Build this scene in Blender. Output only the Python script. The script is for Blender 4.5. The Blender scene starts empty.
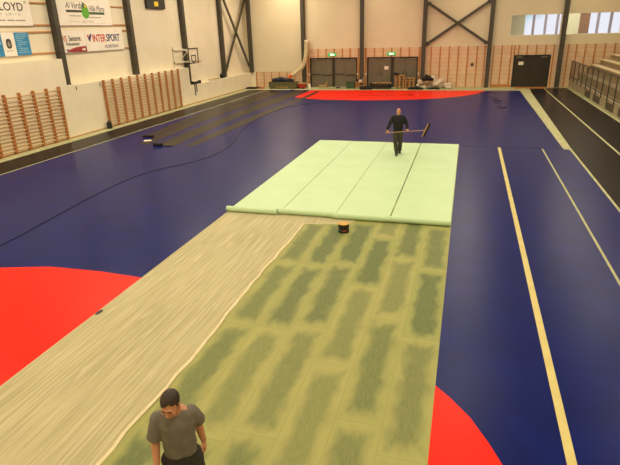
import bpy, math, random
from mathutils import Vector, Matrix
random.seed(7)
SC = bpy.context.scene
COL = SC.collection
PI = math.pi

# ------------------------------------------------------------------ camera
def make_camera():
    pitch, yaw, roll = 0.3732107, 0.29179142, -0.02978015
    f = Vector((-math.sin(yaw)*math.cos(pitch), math.cos(yaw)*math.cos(pitch), -math.sin(pitch)))
    r = Vector((math.cos(yaw), math.sin(yaw), 0)); u = r.cross(f)
    r2 = math.cos(roll)*r + math.sin(roll)*u
    u2 = -math.sin(roll)*r + math.cos(roll)*u
    cd = bpy.data.cameras.new('camera'); cam = bpy.data.objects.new('camera', cd); COL.objects.link(cam)
    cam.matrix_world = Matrix(((r2.x, u2.x, -f.x, 0), (r2.y, u2.y, -f.y, 0), (r2.z, u2.z, -f.z, 4.62), (0, 0, 0, 1)))
    cd.sensor_width = 36; cd.sensor_fit = 'HORIZONTAL'; cd.lens = 517.712/620*36
    cd.clip_start = 0.05; cd.clip_end = 300
    SC.camera = cam
make_camera()

# ------------------------------------------------------------------ world, lights, exposure
def make_world():
    w = bpy.data.worlds.new('world'); SC.world = w; w.use_nodes = True
    nt = w.node_tree; nt.nodes.clear()
    out = nt.nodes.new('ShaderNodeOutputWorld'); bg = nt.nodes.new('ShaderNodeBackground')
    tc = nt.nodes.new('ShaderNodeTexCoord'); no = nt.nodes.new('ShaderNodeTexNoise'); cr = nt.nodes.new('ShaderNodeValToRGB')
    no.inputs['Scale'].default_value = 9; no.inputs['Detail'].default_value = 2
    cr.color_ramp.elements[0].position = .36; cr.color_ramp.elements[0].color = (.30, .62, .72, 1)
    cr.color_ramp.elements[1].position = .46; cr.color_ramp.elements[1].color = (.86, .88, 1, 1)
    nt.links.new(tc.outputs['Generated'], no.inputs['Vector']); nt.links.new(no.outputs['Fac'], cr.inputs['Fac'])
    nt.links.new(cr.outputs['Color'], bg.inputs['Color']); bg.inputs['Strength'].default_value = .88
    nt.links.new(bg.outputs['Background'], out.inputs['Surface'])
make_world()
def area(name, loc, sx, sy, power, color, rot=(0, 0, 0)):
    l = bpy.data.lights.new(name, 'AREA'); l.shape = 'RECTANGLE'; l.size = sx; l.size_y = sy
    l.energy = power; l.color = color
    o = bpy.data.objects.new(name, l); COL.objects.link(o); o.location = loc; o.rotation_euler = rot
    return o
WARM = (1.0, .85, .61)
for lx, px in ((-14.5, 380), (-7, 270), (.5, 270), (7.5, 250)):
    for ly in (1, 9.3, 17.6, 25.9, 34.2, 41.6):
        area('ceiling_lamp', (lx, ly, 9.0), 2.2, 4.2, px*((.85 if lx < -10 else .42) if ly > 40 else .95), WARM)
area('gallery_lamp', (7.5, 46.7, 6.1), 5.5, .5, 170, (1, .9, .66))
SC.view_settings.view_transform = 'Standard'
SC.view_settings.look = 'None'
SC.view_settings.exposure = 0.22
SC.view_settings.gamma = 1.0
SC.view_settings.use_curve_mapping = False

# ------------------------------------------------------------------ helpers
def lin(c):
    if isinstance(c, str):
        c = [int(c[i:i+2], 16) for i in (0, 2, 4)]
    o = []
    for v in c:
        v = v/255
        o.append(v/12.92 if v <= .04045 else ((v+.055)/1.055)**2.4)
    return (*o, 1)

def mat(name, c, rough=.6, metal=0, c2=None, scale=8, bump=0, spec=.5, stretch=(1, 1, 1), lo=.35, hi=.65, detail=4):
    m = bpy.data.materials.new(name); m.use_nodes = True
    nt = m.node_tree; b = nt.nodes['Principled BSDF']
    b.inputs['Roughness'].default_value = rough; b.inputs['Metallic'].default_value = metal
    b.inputs['Specular IOR Level'].default_value = spec
    b.inputs['Base Color'].default_value = lin(c)
    tc = nt.nodes.new('ShaderNodeTexCoord'); mp = nt.nodes.new('ShaderNodeMapping'); mp.inputs['Scale'].default_value = stretch
    no = nt.nodes.new('ShaderNodeTexNoise'); no.inputs['Scale'].default_value = scale; no.inputs['Detail'].default_value = detail
    nt.links.new(tc.outputs['Object'], mp.inputs['Vector']); nt.links.new(mp.outputs['Vector'], no.inputs['Vector'])
    cr = nt.nodes.new('ShaderNodeValToRGB')
    cr.color_ramp.elements[0].position = lo; cr.color_ramp.elements[1].position = hi
    a = lin(c); d = lin(c2) if c2 else tuple(v*.93 for v in a[:3])+(1,)
    cr.color_ramp.elements[0].color = d; cr.color_ramp.elements[1].color = a
    nt.links.new(no.outputs['Fac'], cr.inputs['Fac']); nt.links.new(cr.outputs['Color'], b.inputs['Base Color'])
    if bump:
        bp = nt.nodes.new('ShaderNodeBump'); bp.inputs['Strength'].default_value = bump; bp.inputs['Distance'].default_value = .02
        nt.links.new(no.outputs['Fac'], bp.inputs['Height']); nt.links.new(bp.outputs['Normal'], b.inputs['Normal'])
    return m

class MB:
    def __init__(s): s.v = []; s.f = []; s.m = []
    def add(s, vs, fs, mi=0):
        o = len(s.v); s.v += [tuple(v) for v in vs]; s.f += [tuple(i+o for i in f) for f in fs]; s.m += [mi]*len(fs); return s
    def box(s, x0, x1, y0, y1, z0, z1, mi=0):
        vs = [(x, y, z) for z in (z0, z1) for y in (y0, y1) for x in (x0, x1)]
        return s.add(vs, [(0, 2, 3, 1), (4, 5, 7, 6), (0, 1, 5, 4), (2, 6, 7, 3), (0, 4, 6, 2), (1, 3, 7, 5)], mi)
    def bar(s, p, q, w, d, up=(0, 0, 1), mi=0):
        p = Vector(p); q = Vector(q); a = (q-p).normalized(); up = Vector(up)
        if abs(a.dot(up)) > .98: up = Vector((0, 1, 0))
        x = a.cross(up).normalized()*w/2; y = x.cross(a).normalized()*d/2
        vs = [e+sx*x+sy*y for e in (p, q) for sx, sy in ((-1, -1), (1, -1), (1, 1), (-1, 1))]
        return s.add(vs, [(0, 1, 2, 3), (7, 6, 5, 4), (0, 4, 5, 1), (1, 5, 6, 2), (2, 6, 7, 3), (3, 7, 4, 0)], mi)
    def rings(s, rs, mi=0, cap=True):
        n = len(rs[0]); vs = [p for r in rs for p in r]; fs = []
        for k in range(len(rs)-1):
            for i in range(n):
                j = (i+1) % n
                fs.append((k*n+i, k*n+j, (k+1)*n+j, (k+1)*n+i))
        if cap:
            fs.append(tuple(reversed(range(n)))); fs.append(tuple((len(rs)-1)*n+i for i in range(n)))
        return s.add(vs, fs, mi)
    def tube(s, pts, r, n=10, mi=0, cap=True):
        pts = [Vector(p) for p in pts]; N = len(pts)
        rr = r if isinstance(r, (list, tuple)) else [r]*N
        t = [(pts[min(i+1, N-1)]-pts[max(i-1, 0)]).normalized() for i in range(N)]
        a = t[0].cross(Vector((0, 0, 1)))
        if a.length < .05: a = t[0].cross(Vector((0, 1, 0)))
        a.normalize(); out = []
        for i in range(N):
            a = (a - t[i]*a.dot(t[i])).normalized(); b = t[i].cross(a)
            out.append([pts[i]+rr[i]*(math.cos(2*PI*k/n)*a+math.sin(2*PI*k/n)*b) for k in range(n)])
        return s.rings(out, mi, cap)
    def lathe(s, prof, c=(0, 0, 0), n=24, mi=0):
        rs = [[(c[0]+r*math.cos(2*PI*k/n), c[1]+r*math.sin(2*PI*k/n), c[2]+z) for k in range(n)] for r, z in prof]
        return s.rings(rs, mi)
    def prism(s, poly, z0, z1, mi=0):
        n = len(poly)
        ar = sum(poly[i][0]*poly[(i+1) % n][1]-poly[(i+1) % n][0]*poly[i][1] for i in range(n))
        if ar < 0: poly = poly[::-1]
        return s.rings([[(x, y, z0) for x, y in poly], [(x, y, z1) for x, y in poly]], mi)
    def ell(s, c, r, rot=None, nu=20, nv=12, mi=0):
        c = Vector(c); vs = []; 
        R = rot or Matrix.Identity(3)
        for j in range(1, nv):
            th = PI*j/nv
            for i in range(nu):
                ph = 2*PI*i/nu
                vs.append(c+R @ Vector((r[0]*math.sin(th)*math.cos(ph), r[1]*math.sin(th)*math.sin(ph), r[2]*math.cos(th))))
        fs = []
        for j in range(nv-2):
            for i in range(nu):
                k = (i+1) % nu; fs.append((j*nu+i, (j+1)*nu+i, (j+1)*nu+k, j*nu+k))
        top = len(vs); vs.append(c+R @ Vector((0, 0, r[2]))); bot = len(vs); vs.append(c-R @ Vector((0, 0, r[2])))
        for i in range(nu):
            k = (i+1) % nu; fs.append((top, i, k)); fs.append((bot, (nv-2)*nu+k, (nv-2)*nu+i))
        return s.add(vs, fs, mi)
    def xf(s, M):
        s.v = [tuple(M @ Vector(v)) for v in s.v]; return s
    def build(s, name, mats, parent=None, loc=(0, 0, 0), rotz=0, smooth=False, bevel=0):
        me = bpy.data.meshes.new(name); me.from_pydata(s.v, [], s.f)
        if not isinstance(mats, (list, tuple)): mats = [mats]
        for m in mats: me.materials.append(m)
        if len(mats) > 1: me.polygons.foreach_set('material_index', s.m)
        if smooth: me.polygons.foreach_set('use_smooth', [True]*len(me.polygons))
        me.update()
        o = bpy.data.objects.new(name, me); COL.objects.link(o); o.location = loc; o.rotation_euler = (0, 0, rotz)
        if parent: o.parent = parent
        if bevel:
            b = o.modifiers.new('bevel', 'BEVEL'); b.width = bevel; b.segments = 2; b.limit_method = 'ANGLE'
        return o

def tag(o, label=None, cat=None, group=None, kind=None):
    if label: o['label'] = label
    if cat: o['category'] = cat
    if group: o['group'] = group
    if kind: o['kind'] = kind
    return o
def struct(o, label=None, cat=None):
    o['kind'] = 'structure'
    return tag(o, label, cat)
def thing(name, loc, label, cat, group=None, rotz=0):
    o = bpy.data.objects.new(name, None); COL.objects.link(o); o.location = loc; o.rotation_euler = (0, 0, rotz)
    o.empty_display_size = .1
    return tag(o, label, cat, group)
def copy_tree(o, parent=None):
    c = o.copy(); COL.objects.link(c)
    if parent: c.parent = parent
    for ch in list(o.children): copy_tree(ch, c)
    return c
def bake(mb, voxel, smooth_it=3, factor=.5, keep=True):
    """union of the collected shells as one smooth continuous mesh"""
    o = mb.build('bake', M['skin'])
    r = o.modifiers.new('r', 'REMESH'); r.mode = 'VOXEL'; r.voxel_size = voxel
    if smooth_it:
        sm = o.modifiers.new('s', 'SMOOTH'); sm.iterations = smooth_it; sm.factor = factor
    dg = bpy.context.evaluated_depsgraph_get(); dg.update()
    me = bpy.data.meshes.new_from_object(o.evaluated_get(dg))
    bpy.data.objects.remove(o)
    me.polygons.foreach_set('use_smooth', [True]*len(me.polygons))
    return me
def obj_from(me, name, mats, parent=None):
    me.materials.clear(); me.name = name
    for m in (mats if isinstance(mats, (list, tuple)) else [mats]): me.materials.append(m)
    o = bpy.data.objects.new(name, me); COL.objects.link(o)
    if parent: o.parent = parent
    return o
def text_part(name, txt, m, parent, size, loc, basis, sx=1.0, shear=0, align='LEFT', bold=0, space=1.0):
    cu = bpy.data.curves.new('t', 'FONT'); cu.body = txt; cu.size = size; cu.extrude = .002; cu.shear = shear
    cu.align_x = align; cu.offset = bold; cu.space_character = space
    o = bpy.data.objects.new('t', cu); COL.objects.link(o)
    dg = bpy.context.evaluated_depsgraph_get(); dg.update()
    me = bpy.data.meshes.new_from_object(o.evaluated_get(dg)); bpy.data.objects.remove(o)
    ex, ey, ez = [Vector(b) for b in basis]
    for v in me.vertices:
        v.co = ex*v.co.x*sx + ey*v.co.y + ez*v.co.z
    p = obj_from(me, name, m, parent); p.location = loc
    return p

# ------------------------------------------------------------------ materials
M = {}
M['cream'] = mat('cream_wall', 'E6DCC4', .75, c2='E0D5BB', scale=.7)
M['wallback'] = mat('end_wall_paint', 'E0D4B5', .75, c2='DCCFAF', scale=.7)
M['cream_pad'] = mat('cream_padding', 'E9DFC6', .7, c2='E4D9BE', scale=1.2)
M['ceil'] = mat('ceiling_white', 'C9C2B2', .8)
M['concrete'] = mat('floor_screed', 'B9B88C', .8, c2='A5A67C', scale=3, stretch=(1, 1, 1))
M['blue'] = mat('blue_vinyl', '0E1C62', .3, c2='0C1755', scale=1.3, spec=.08)
M['black_vinyl'] = mat('black_vinyl', '201D1F', .3, c2='1C191B', scale=1.5, spec=.05)
M['red'] = mat('red_vinyl', 'F02311', .34, c2='EA200F', scale=1.0, spec=.1)
M['tan'] = mat('tan_vinyl_line', 'CDBF7A', .5, c2='C2B46E', scale=3)
M['pale_line'] = mat('pale_line', 'AEB28C', .6, c2='9C9E76', scale=4)
M['mint'] = mat('pale_green_linoleum', 'BDD9AE', .5, c2='B6D2A6', scale=.8)
M['steel'] = mat('dark_painted_steel', '474236', .5, c2='403B30', scale=3)
M['door'] = mat('grey_door_paint', '6E6551', .5, c2='675F4C', scale=1.5)
M['door_dark'] = mat('dark_door_paint', '2C2619', .45, c2='282318', scale=1.5)
M['frame_dark'] = mat('dark_frame', '2A241A', .5)
M['wood'] = mat('orange_pine', 'BE8242', .5, c2='B07436', scale=6, stretch=(6, 6, .6))
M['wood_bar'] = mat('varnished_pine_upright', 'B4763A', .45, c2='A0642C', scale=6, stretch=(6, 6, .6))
M['rung'] = mat('pale_beech_rung', 'D2AE7C', .45, c2='C6A06E', scale=6, stretch=(6, .4, 6))
M['plank'] = mat('raw_pallet_wood', 'B08A52', .75, c2='94713F', scale=5, stretch=(1, 6, 6))
M['white'] = mat('white_panel', 'F0E8DC', .45, c2='EBE2D4', scale=2)
M['signblue'] = mat('blue_print', '2F86B6', .45)
M['ink'] = mat('dark_ink', '3A3530', .5)
M['ink_grey'] = mat('grey_ink', '97907F', .5)
M['ink_red'] = mat('red_ink', 'C22A2A', .5)
M['ink_navy'] = mat('navy_ink', '2A2F66', .5)
M['ink_green'] = mat('green_ink', '3C5A3C', .5)
M['ink_lime'] = mat('lime_ink', '5FA82C', .5)
M['ink_yellow'] = mat('yellow_ink', 'C9B02A', .5)
M['maroon'] = mat('maroon_print', '9C3434', .5)
M['black'] = mat('black_plastic', '191714', .5)
M['blackcloth'] = mat('black_cloth', '1B1A1A', .85, c2='131212', scale=20, bump=.2)
M['navycloth'] = mat('navy_tarpaulin', '1F2A3C', .7, c2='171F2E', scale=9, bump=.3)
M['plastic'] = mat('crumpled_clear_plastic', 'D9CDB6', .35, c2='C2B59C', scale=6, bump=.4)
M['olive'] = mat('olive_box_paint', '5F5A3A', .6, c2='565134', scale=3)
M['greenbox'] = mat('green_plastic', '2E4A30', .5)
M['redplastic'] = mat('red_plastic', 'B0241C', .45)
M['yellowwood'] = mat('yellowish_board', 'B89650', .6)
M['hose'] = mat('cream_fabric_hose', 'CDBD96', .8, c2='BFAE86', scale=10, bump=.2)
M['orange'] = mat('orange_cuff', 'D9652C', .6)
M['tin'] = mat('dull_tin', '8A8676', .4, metal=.6)
M['whitesteel'] = mat('white_painted_steel', 'E8E0D0', .45)
M['runner'] = mat('grey_floor_strip', '322C28', .36, c2='2C2724', scale=2, spec=.15)
M['standwall'] = mat('pale_stand_panel', 'A89A7C', .6, c2='9E9073', scale=1.5)
M['vent'] = mat('dark_vent_mesh', '59543F', .6, c2='4A4634', scale=30)
M['bench'] = mat('bench_beige', 'D2C09A', .6, c2='C8B58E', scale=2)
M['bench_side'] = mat('bench_side_board', '9A855F', .6, c2='907B56', scale=2)
M['skin'] = mat('skin', 'B98563', .5, c2='B27D5C', scale=25)
M['skin2'] = mat('weathered_skin', 'C08D6C', .5, c2='B88462', scale=25)
M['hair'] = mat('dark_brown_hair', '2B1F16', .6, c2='1D140E', scale=60, stretch=(1, .3, 1), bump=.5)
M['shirt'] = mat('grey_tshirt_cotton', '6B675F', .9, c2='635F56', scale=14, bump=.15)
M['trousers'] = mat('black_work_trousers', '2A2824', .85, c2='22201D', scale=18, bump=.15)
M['sweater'] = mat('black_sweater', '17161A', .9, c2='121114', scale=18, bump=.15)
M['cargo'] = mat('charcoal_cargo_cloth', '3D3B31', .88, c2='34322A', scale=14, bump=.15)
M['shoe'] = mat('black_shoe_leather', '151311', .45)
M['eye'] = mat('eye_dark', '2A1E18', .3)
M['lip'] = mat('lip_skin', '9A6450', .5)
M['handle'] = mat('broom_handle_wood', 'B08A58', .5, c2='A07A4A', scale=8)
M['bristle'] = mat('dark_bristles', '1E1B16', .9, c2='151310', scale=60, bump=.5)
M['gold'] = mat('tan_lid', 'C79B4A', .5)
M['brick'] = mat('brown_panel', '7A5440', .6, c2='6B4736', scale=6)
M['palegreen'] = mat('gallery_wall_paint', 'BBB9A8', .7)
M['lavender'] = mat('window_mullion', '8C84A0', .5)

def emis(name, c, strength):
    m = bpy.data.materials.new(name); m.use_nodes = True; b = m.node_tree.nodes['Principled BSDF']
    b.inputs['Base Color'].default_value = lin(c); b.inputs['Emission Color'].default_value = lin(c); b.inputs['Emission Strength'].default_value = strength
    return m
M['exit'] = emis('lit_green_sign', '18A048', .8)
M['exit_white'] = emis('lit_white_symbol', 'F0FFF0', 1.2)
M['display'] = emis('amber_display', 'C9A010', .6)

def glass(name, tint, fac, rough=.05):
    m = bpy.data.materials.new(name); m.use_nodes = True; nt = m.node_tree; nt.nodes.clear()
    o = nt.nodes.new('ShaderNodeOutputMaterial'); t = nt.nodes.new('ShaderNodeBsdfTransparent'); p = nt.nodes.new('ShaderNodeBsdfPrincipled')
    mx = nt.nodes.new('ShaderNodeMixShader'); mx.inputs[0].default_value = fac
    p.inputs['Base Color'].default_value = lin(tint); p.inputs['Roughness'].default_value = rough
    nt.links.new(t.outputs[0], mx.inputs[1]); nt.links.new(p.outputs[0], mx.inputs[2]); nt.links.new(mx.outputs[0], o.inputs['Surface'])
    return m
M['glass'] = glass('window_glass', 'E8F0F0', .06)
M['smoke'] = glass('smoked_railing_panel', '8A7E62', .3, .3)
M['clearboard'] = glass('clear_acrylic', 'E8E0D0', .25)

def slat_material():
    """wall cladding of narrow horizontal slats, laid every 31 cm into boards"""
    m = mat('pine_slat_cladding', 'E6CAA6', .6, c2='DCBE98', scale=2)
    nt = m.node_tree; b = nt.nodes['Principled BSDF']; old = b.inputs['Base Color'].links[0].from_socket
    tc = nt.nodes.new('ShaderNodeTexCoord'); sp = nt.nodes.new('ShaderNodeSeparateXYZ'); nt.links.new(tc.outputs['Object'], sp.inputs[0])
    def stripe(period, width):
        d = nt.nodes.new('ShaderNodeMath'); d.operation = 'DIVIDE'; d.inputs[1].default_value = period; nt.links.new(sp.outputs['Z'], d.inputs[0])
        fr = nt.nodes.new('ShaderNodeMath'); fr.operation = 'FRACT'; nt.links.new(d.outputs[0], fr.inputs[0])
        lt = nt.nodes.new('ShaderNodeMath'); lt.operation = 'LESS_THAN'; lt.inputs[1].default_value = width; nt.links.new(fr.outputs[0], lt.inputs[0])
        return lt.outputs[0]
    m1 = nt.nodes.new('ShaderNodeMix'); m1.data_type = 'RGBA'; m1.inputs['B'].default_value = lin('9C6C4A')
    a = nt.nodes.new('ShaderNodeMath'); a.operation = 'MULTIPLY'; a.inputs[1].default_value = .25; nt.links.new(stripe(.31, .16), a.inputs[0])
    nt.links.new(a.outputs[0], m1.inputs['Factor']); nt.links.new(old, m1.inputs['A'])
    m2 = nt.nodes.new('ShaderNodeMix'); m2.data_type = 'RGBA'; m2.inputs['B'].default_value = lin('B5866A')
    a2 = nt.nodes.new('ShaderNodeMath'); a2.operation = 'MULTIPLY'; a2.inputs[1].default_value = .6; nt.links.new(stripe(.0775, .3), a2.inputs[0])
    nt.links.new(a2.outputs[0], m2.inputs['Factor']); nt.links.new(m1.outputs['Result'], m2.inputs['A'])
    nt.links.new(m2.outputs['Result'], b.inputs['Base Color'])
    return m
M['slat'] = slat_material()

def node_math(nt, op, a, b=None, clamp=False):
    n = nt.nodes.new('ShaderNodeMath'); n.operation = op; n.use_clamp = clamp
    for i, x in enumerate((a, b)):
        if x is None: continue
        if isinstance(x, (int, float)): n.inputs[i].default_value = x
        else: nt.links.new(x, n.inputs[i])
    return n.outputs[0]
def node_mix(nt, f, a, b):
    n = nt.nodes.new('ShaderNodeMix'); n.data_type = 'RGBA'
    for k, x in (('Factor', f), ('A', a), ('B', b)):
        if isinstance(x, (int, float)): n.inputs[k].default_value = x
        elif isinstance(x, tuple): n.inputs[k].default_value = x
        else: nt.links.new(x, n.inputs[k])
    return n.outputs['Result']
def underlay_material():
    """fibre underlay tiles, 0.6 x 2 m, each with a worn dark green middle and paler edges"""
    m = bpy.data.materials.new('green_underlay_tiles'); m.use_nodes = True; nt = m.node_tree; b = nt.nodes['Principled BSDF']
    b.inputs['Roughness'].default_value = .62; b.inputs['Specular IOR Level'].default_value = .3
    tc = nt.nodes.new('ShaderNodeTexCoord'); sp = nt.nodes.new('ShaderNodeSeparateXYZ'); nt.links.new(tc.outputs['Object'], sp.inputs[0])
    W, L = .60, 2.55
    cx = node_math(nt, 'DIVIDE', sp.outputs['X'], W); col = node_math(nt, 'FLOOR', cx); fx = node_math(nt, 'FRACT', cx)
    wn = nt.nodes.new('ShaderNodeTexWhiteNoise'); wn.noise_dimensions = '1D'; nt.links.new(node_math(nt, 'ADD', col, 3.3), wn.inputs['W'])
    cy = node_math(nt, 'ADD', node_math(nt, 'DIVIDE', sp.outputs['Y'], L), wn.outputs['Value']); row = node_math(nt, 'FLOOR', cy); fy = node_math(nt, 'FRACT', cy)
    ex = node_math(nt, 'MULTIPLY', node_math(nt, 'MINIMUM', fx, node_math(nt, 'SUBTRACT', 1, fx)), W)
    ey = node_math(nt, 'MULTIPLY', node_math(nt, 'MINIMUM', fy, node_math(nt, 'SUBTRACT', 1, fy)), L)
    edge = node_math(nt, 'MINIMUM', node_math(nt, 'MULTIPLY', ex, 1.7), ey)
    n1 = nt.nodes.new('ShaderNodeTexNoise'); n1.inputs['Scale'].default_value = 3.2; n1.inputs['Detail'].default_value = 4
    mp = nt.nodes.new('ShaderNodeMapping'); mp.inputs['Scale'].default_value = (1.6, .7, 1); nt.links.new(tc.outputs['Object'], mp.inputs['Vector']); nt.links.new(mp.outputs['Vector'], n1.inputs['Vector'])
    cell = nt.nodes.new('ShaderNodeTexWhiteNoise'); cell.noise_dimensions = '2D'
    cb = nt.nodes.new('ShaderNodeCombineXYZ'); nt.links.new(col, cb.inputs[0]); nt.links.new(row, cb.inputs[1]); nt.links.new(cb.outputs[0], cell.inputs['Vector'])
    e2 = node_math(nt, 'ADD', edge, node_math(nt, 'MULTIPLY', node_math(nt, 'SUBTRACT', n1.outputs['Fac'], .5), .5))
    mr = nt.nodes.new('ShaderNodeMapRange'); mr.interpolation_type = 'SMOOTHSTEP'; nt.links.new(e2, mr.inputs['Value']); mr.inputs['From Min'].default_value = .03; mr.inputs['From Max'].default_value = .36
    core = node_math(nt, 'MULTIPLY', mr.outputs[0], node_math(nt, 'ADD', node_math(nt, 'MULTIPLY', cell.outputs['Value'], .6), .55), True)
    n2 = nt.nodes.new('ShaderNodeTexNoise'); n2.inputs['Scale'].default_value = 26; n2.inputs['Detail'].default_value = 5
    mp2 = nt.nodes.new('ShaderNodeMapping'); mp2.inputs['Scale'].default_value = (1.8, .25, 1); nt.links.new(tc.outputs['Object'], mp2.inputs['Vector']); nt.links.new(mp2.outputs['Vector'], n2.inputs['Vector'])
    core = node_math(nt, 'MULTIPLY', core, node_math(nt, 'ADD', node_math(nt, 'MULTIPLY', n2.outputs['Fac'], .9), .5), True)
    base = node_mix(nt, cell.outputs['Value'], lin('9C9B5E'), lin('8E9355'))
    c1 = node_mix(nt, core, base, lin('5E6A40'))
    seam = node_math(nt, 'LESS_THAN', node_math(nt, 'MINIMUM', ex, ey), .009)
    c2 = node_mix(nt, node_math(nt, 'MULTIPLY', seam, .2), c1, lin('75633A'))
    nt.links.new(c2, b.inputs['Base Color'])
    return m
M['underlay'] = underlay_material()
def scrim_material():
    m = bpy.data.materials.new('white_gauze_over_underlay'); m.use_nodes = True; nt = m.node_tree; b = nt.nodes['Principled BSDF']
    b.inputs['Roughness'].default_value = .7; b.inputs['Specular IOR Level'].default_value = .3
    tc = nt.nodes.new('ShaderNodeTexCoord')
    def noise(scale, st, det=4):
        mp = nt.nodes.new('ShaderNodeMapping'); mp.inputs['Scale'].default_value = st; nt.links.new(tc.outputs['Object'], mp.inputs['Vector'])
        n = nt.nodes.new('ShaderNodeTexNoise'); n.inputs['Scale'].default_value = scale; n.inputs['Detail'].default_value = det; nt.links.new(mp.outputs['Vector'], n.inputs['Vector'])
        return n.outputs['Fac']
    def ramp(f, a, bb):
        r = nt.nodes.new('ShaderNodeMapRange'); nt.links.new(f, r.inputs['Value']); r.inputs['From Min'].default_value = a; r.inputs['From Max'].default_value = bb; return r.outputs[0]
    c = node_mix(nt, ramp(noise(1.2, (1, .35, 1)), .3, .7), lin('9F9973'), lin('ACA680'))
    c = node_mix(nt, node_math(nt, 'MULTIPLY', ramp(noise(16, (1.6, .05, 1), 3), .42, .66), .45), c, lin('D6CDAC'))
    c = node_mix(nt, node_math(nt, 'MULTIPLY', ramp(noise(40, (1.3, .04, 1), 2), .5, .66), .3), c, lin('948E68'))
    c = node_mix(nt, node_math(nt, 'MULTIPLY', ramp(noise(7, (1.2, .18, 1), 2), .62, .74), .28), c, lin('E4DABC'))
    nt.links.new(c, b.inputs['Base Color'])
    return m
M['scrim'] = scrim_material()

# ------------------------------------------------------------------ room shell
XL, XLU, YB = -18.32, -18.9, 44.6
struct(MB().box(-19.2, 13.2, -3, 45, -.2, 0).build('floor', M['concrete']))
struct(MB().box(-19.2, 13.2, -3, 45, 9.3, 9.5).build('ceiling', M['ceil']))
struct(MB().box(-19.2, XLU, -3, 45, 0, 9.3).build('wall_left', M['cream']))
struct(MB().box(12.9, 13.2, -3, 45, 0, 9.3).build('wall_right', M['cream']))
struct(MB().box(-18.9, 12.9, -3.2, -3, 0, 9.3).build('wall_front', M['cream']))
W1, W2, WZ = (2.87, 6.42), (6.72, 10.4), (3.75, 5.24)
wb = MB()
wb.box(-18.9, 12.9, 44.8, 45, 0, 3.1)
wb.box(-18.9, -13.4, YB, 44.8, 1.27, 3.1)
wb.box(-18.9, 12.9, YB, 45, 3.1, WZ[0]); wb.box(-18.9, 12.9, YB, 45, WZ[1], 9.3)
wb.box(-18.9, W1[0], YB, 45, *WZ); wb.box(W1[1], W2[0], YB, 45, *WZ); wb.box(W2[1], 12.9, YB, 45, *WZ)
wallb = struct(wb.build('wall_back', M['wallback']))
# cladding of slats with upright battens between
CLY = 44.55
def clad(x0, x1, z0, z1):
    MB().box(x0, x1, CLY, 44.79, z0, z1).build('slat_cladding', M['slat'], wallb)
def batten(x, z0, z1, w=.095):
    MB().box(x-w/2, x+w/2, CLY-.03, CLY, z0, z1).build('batten', M['wood'], wallb)
D1, D2, D3, DZ = (-12.95, -8.85), (-8.02, -3.88), (3.36, 5.97), 2.38
clad(-17.94, -13.5, 0, 1.26); clad(-13.4, D1[0]-.02, 0, 3.1); clad(D1[0]-.02, D1[1]+.02, DZ, 3.1); clad(D1[1]+.02, D2[0]-.02, 0, 3.1)
clad(D2[0]-.02, D2[1]+.02, DZ, 3.1); clad(D2[1]+.02, D3[0]-.02, 0, 3.1); clad(D3[0]-.02, D3[1]+.02, DZ, 3.1); clad(D3[1]+.02, 12.88, 0, 3.1)
for i in range(7): batten(-17.88+i*.71, 0, 1.26, .07)
for x in (-12.2, -11.5, -10.8, -10.1, -9.45): batten(x, DZ, 3.1)
for x in (-7.4, -6.7, -6.0, -5.3, -4.6): batten(x, DZ, 3.1)
for x in (D1[0]-.11, D1[1]+.11, D2[0]-.11, D2[1]+.11): batten(x, 0, 3.1, .14)
for x in (-2.86, -2.16, -1.47, -.77, -.06, .64, 2.45, 3.13): batten(x, 0, 3.1)
for x in (1.2, 1.85): batten(x, 0, 3.1, .07)
for x in (3.35, 3.65, 4.25, 4.9, 5.55): batten(x, DZ, 3.1)
for x in (6.12, 7.1): batten(x, 0, 3.1, .1)
for x in (7.65, 8.25, 8.9, 9.55, 10.2, 10.85, 11.5, 12.1): batten(x, 0, 3.1)
struct(MB().box(1.9, 3.3, CLY-.09, CLY-.04, 0, .22).build('baseboard_back', M['wood']), 'orange pine base board along the slatted wall left of the dark double door', 'baseboard')
# lower padded wall on the left, in three heights
struct(MB().box(XLU+.005, XL, -3, 21.36, 0, 3.67).box(XLU+.005, XL, 21.36, 33.3, 0, 2.44).box(XLU+.005, XL, 33.3, 44.45, 0, 1.26).box(XLU+.005, -17.95, 44.45, 44.62, 0, 1.26).build('baseboard_left', M['cream_pad'], bevel=.01))
struct(MB().box(XL, XL+.02, -3, 44.4, 0, .05).build('base_shadow_line', M['wood_bar']))  # thin brown strip standing in for the shadow line at the wall foot
for i, (y, z) in enumerate(((21.95, 2.3), (23.75, 2.3))):
    tag(MB().box(0, .04, -.015, .015, -.12, .06).build('wall_hook', M['tin'], loc=(XL, y, z)), ('small metal hook on the pale padded wall next to the black upright' if i == 0 else 'small metal hook on the padded wall just left of the long wall bars'), 'hook')

# windows and the gallery room behind
for n, (a, b) in enumerate((W1, W2)):
    w = struct(bpy.data.objects.new('window_%d' % (n+1), None)); COL.objects.link(w); w.location = ((a+b)/2, YB, WZ[0])
    h = WZ[1]-WZ[0]; hw = (b-a)/2
    MB().box(-hw, -hw+.05, 0, .3, 0, h).box(hw-.05, hw, 0, .3, 0, h).box(-hw+.05, hw-.05, 0, .3, 0, .05).box(-hw+.05, hw-.05, 0, .3, h-.05, h).build('window_frame', M['whitesteel'], w)
    MB().box(-hw+.05, hw-.05, .14, .16, .05, h-.05).build('pane', M['glass'], w)
g = MB()
g.box(2.2, 12.9, 45, 48.8, 2.9, 3.1); g.box(2.2, 12.9, 45, 48.8, 6.2, 6.4); g.box(2.0, 2.2, 45, 48.8, 2.9, 6.4); g.box(12.9, 13.1, 45, 48.8, 2.9, 6.4)
g.box(2.2, 4.22, 48.5, 48.8, 3.1, 6.2)
g.box(4.22, 13, 48.5, 48.8, 3.1, 3.7); g.box(4.22, 13, 48.5, 48.8, 5.35, 6.2)
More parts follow.
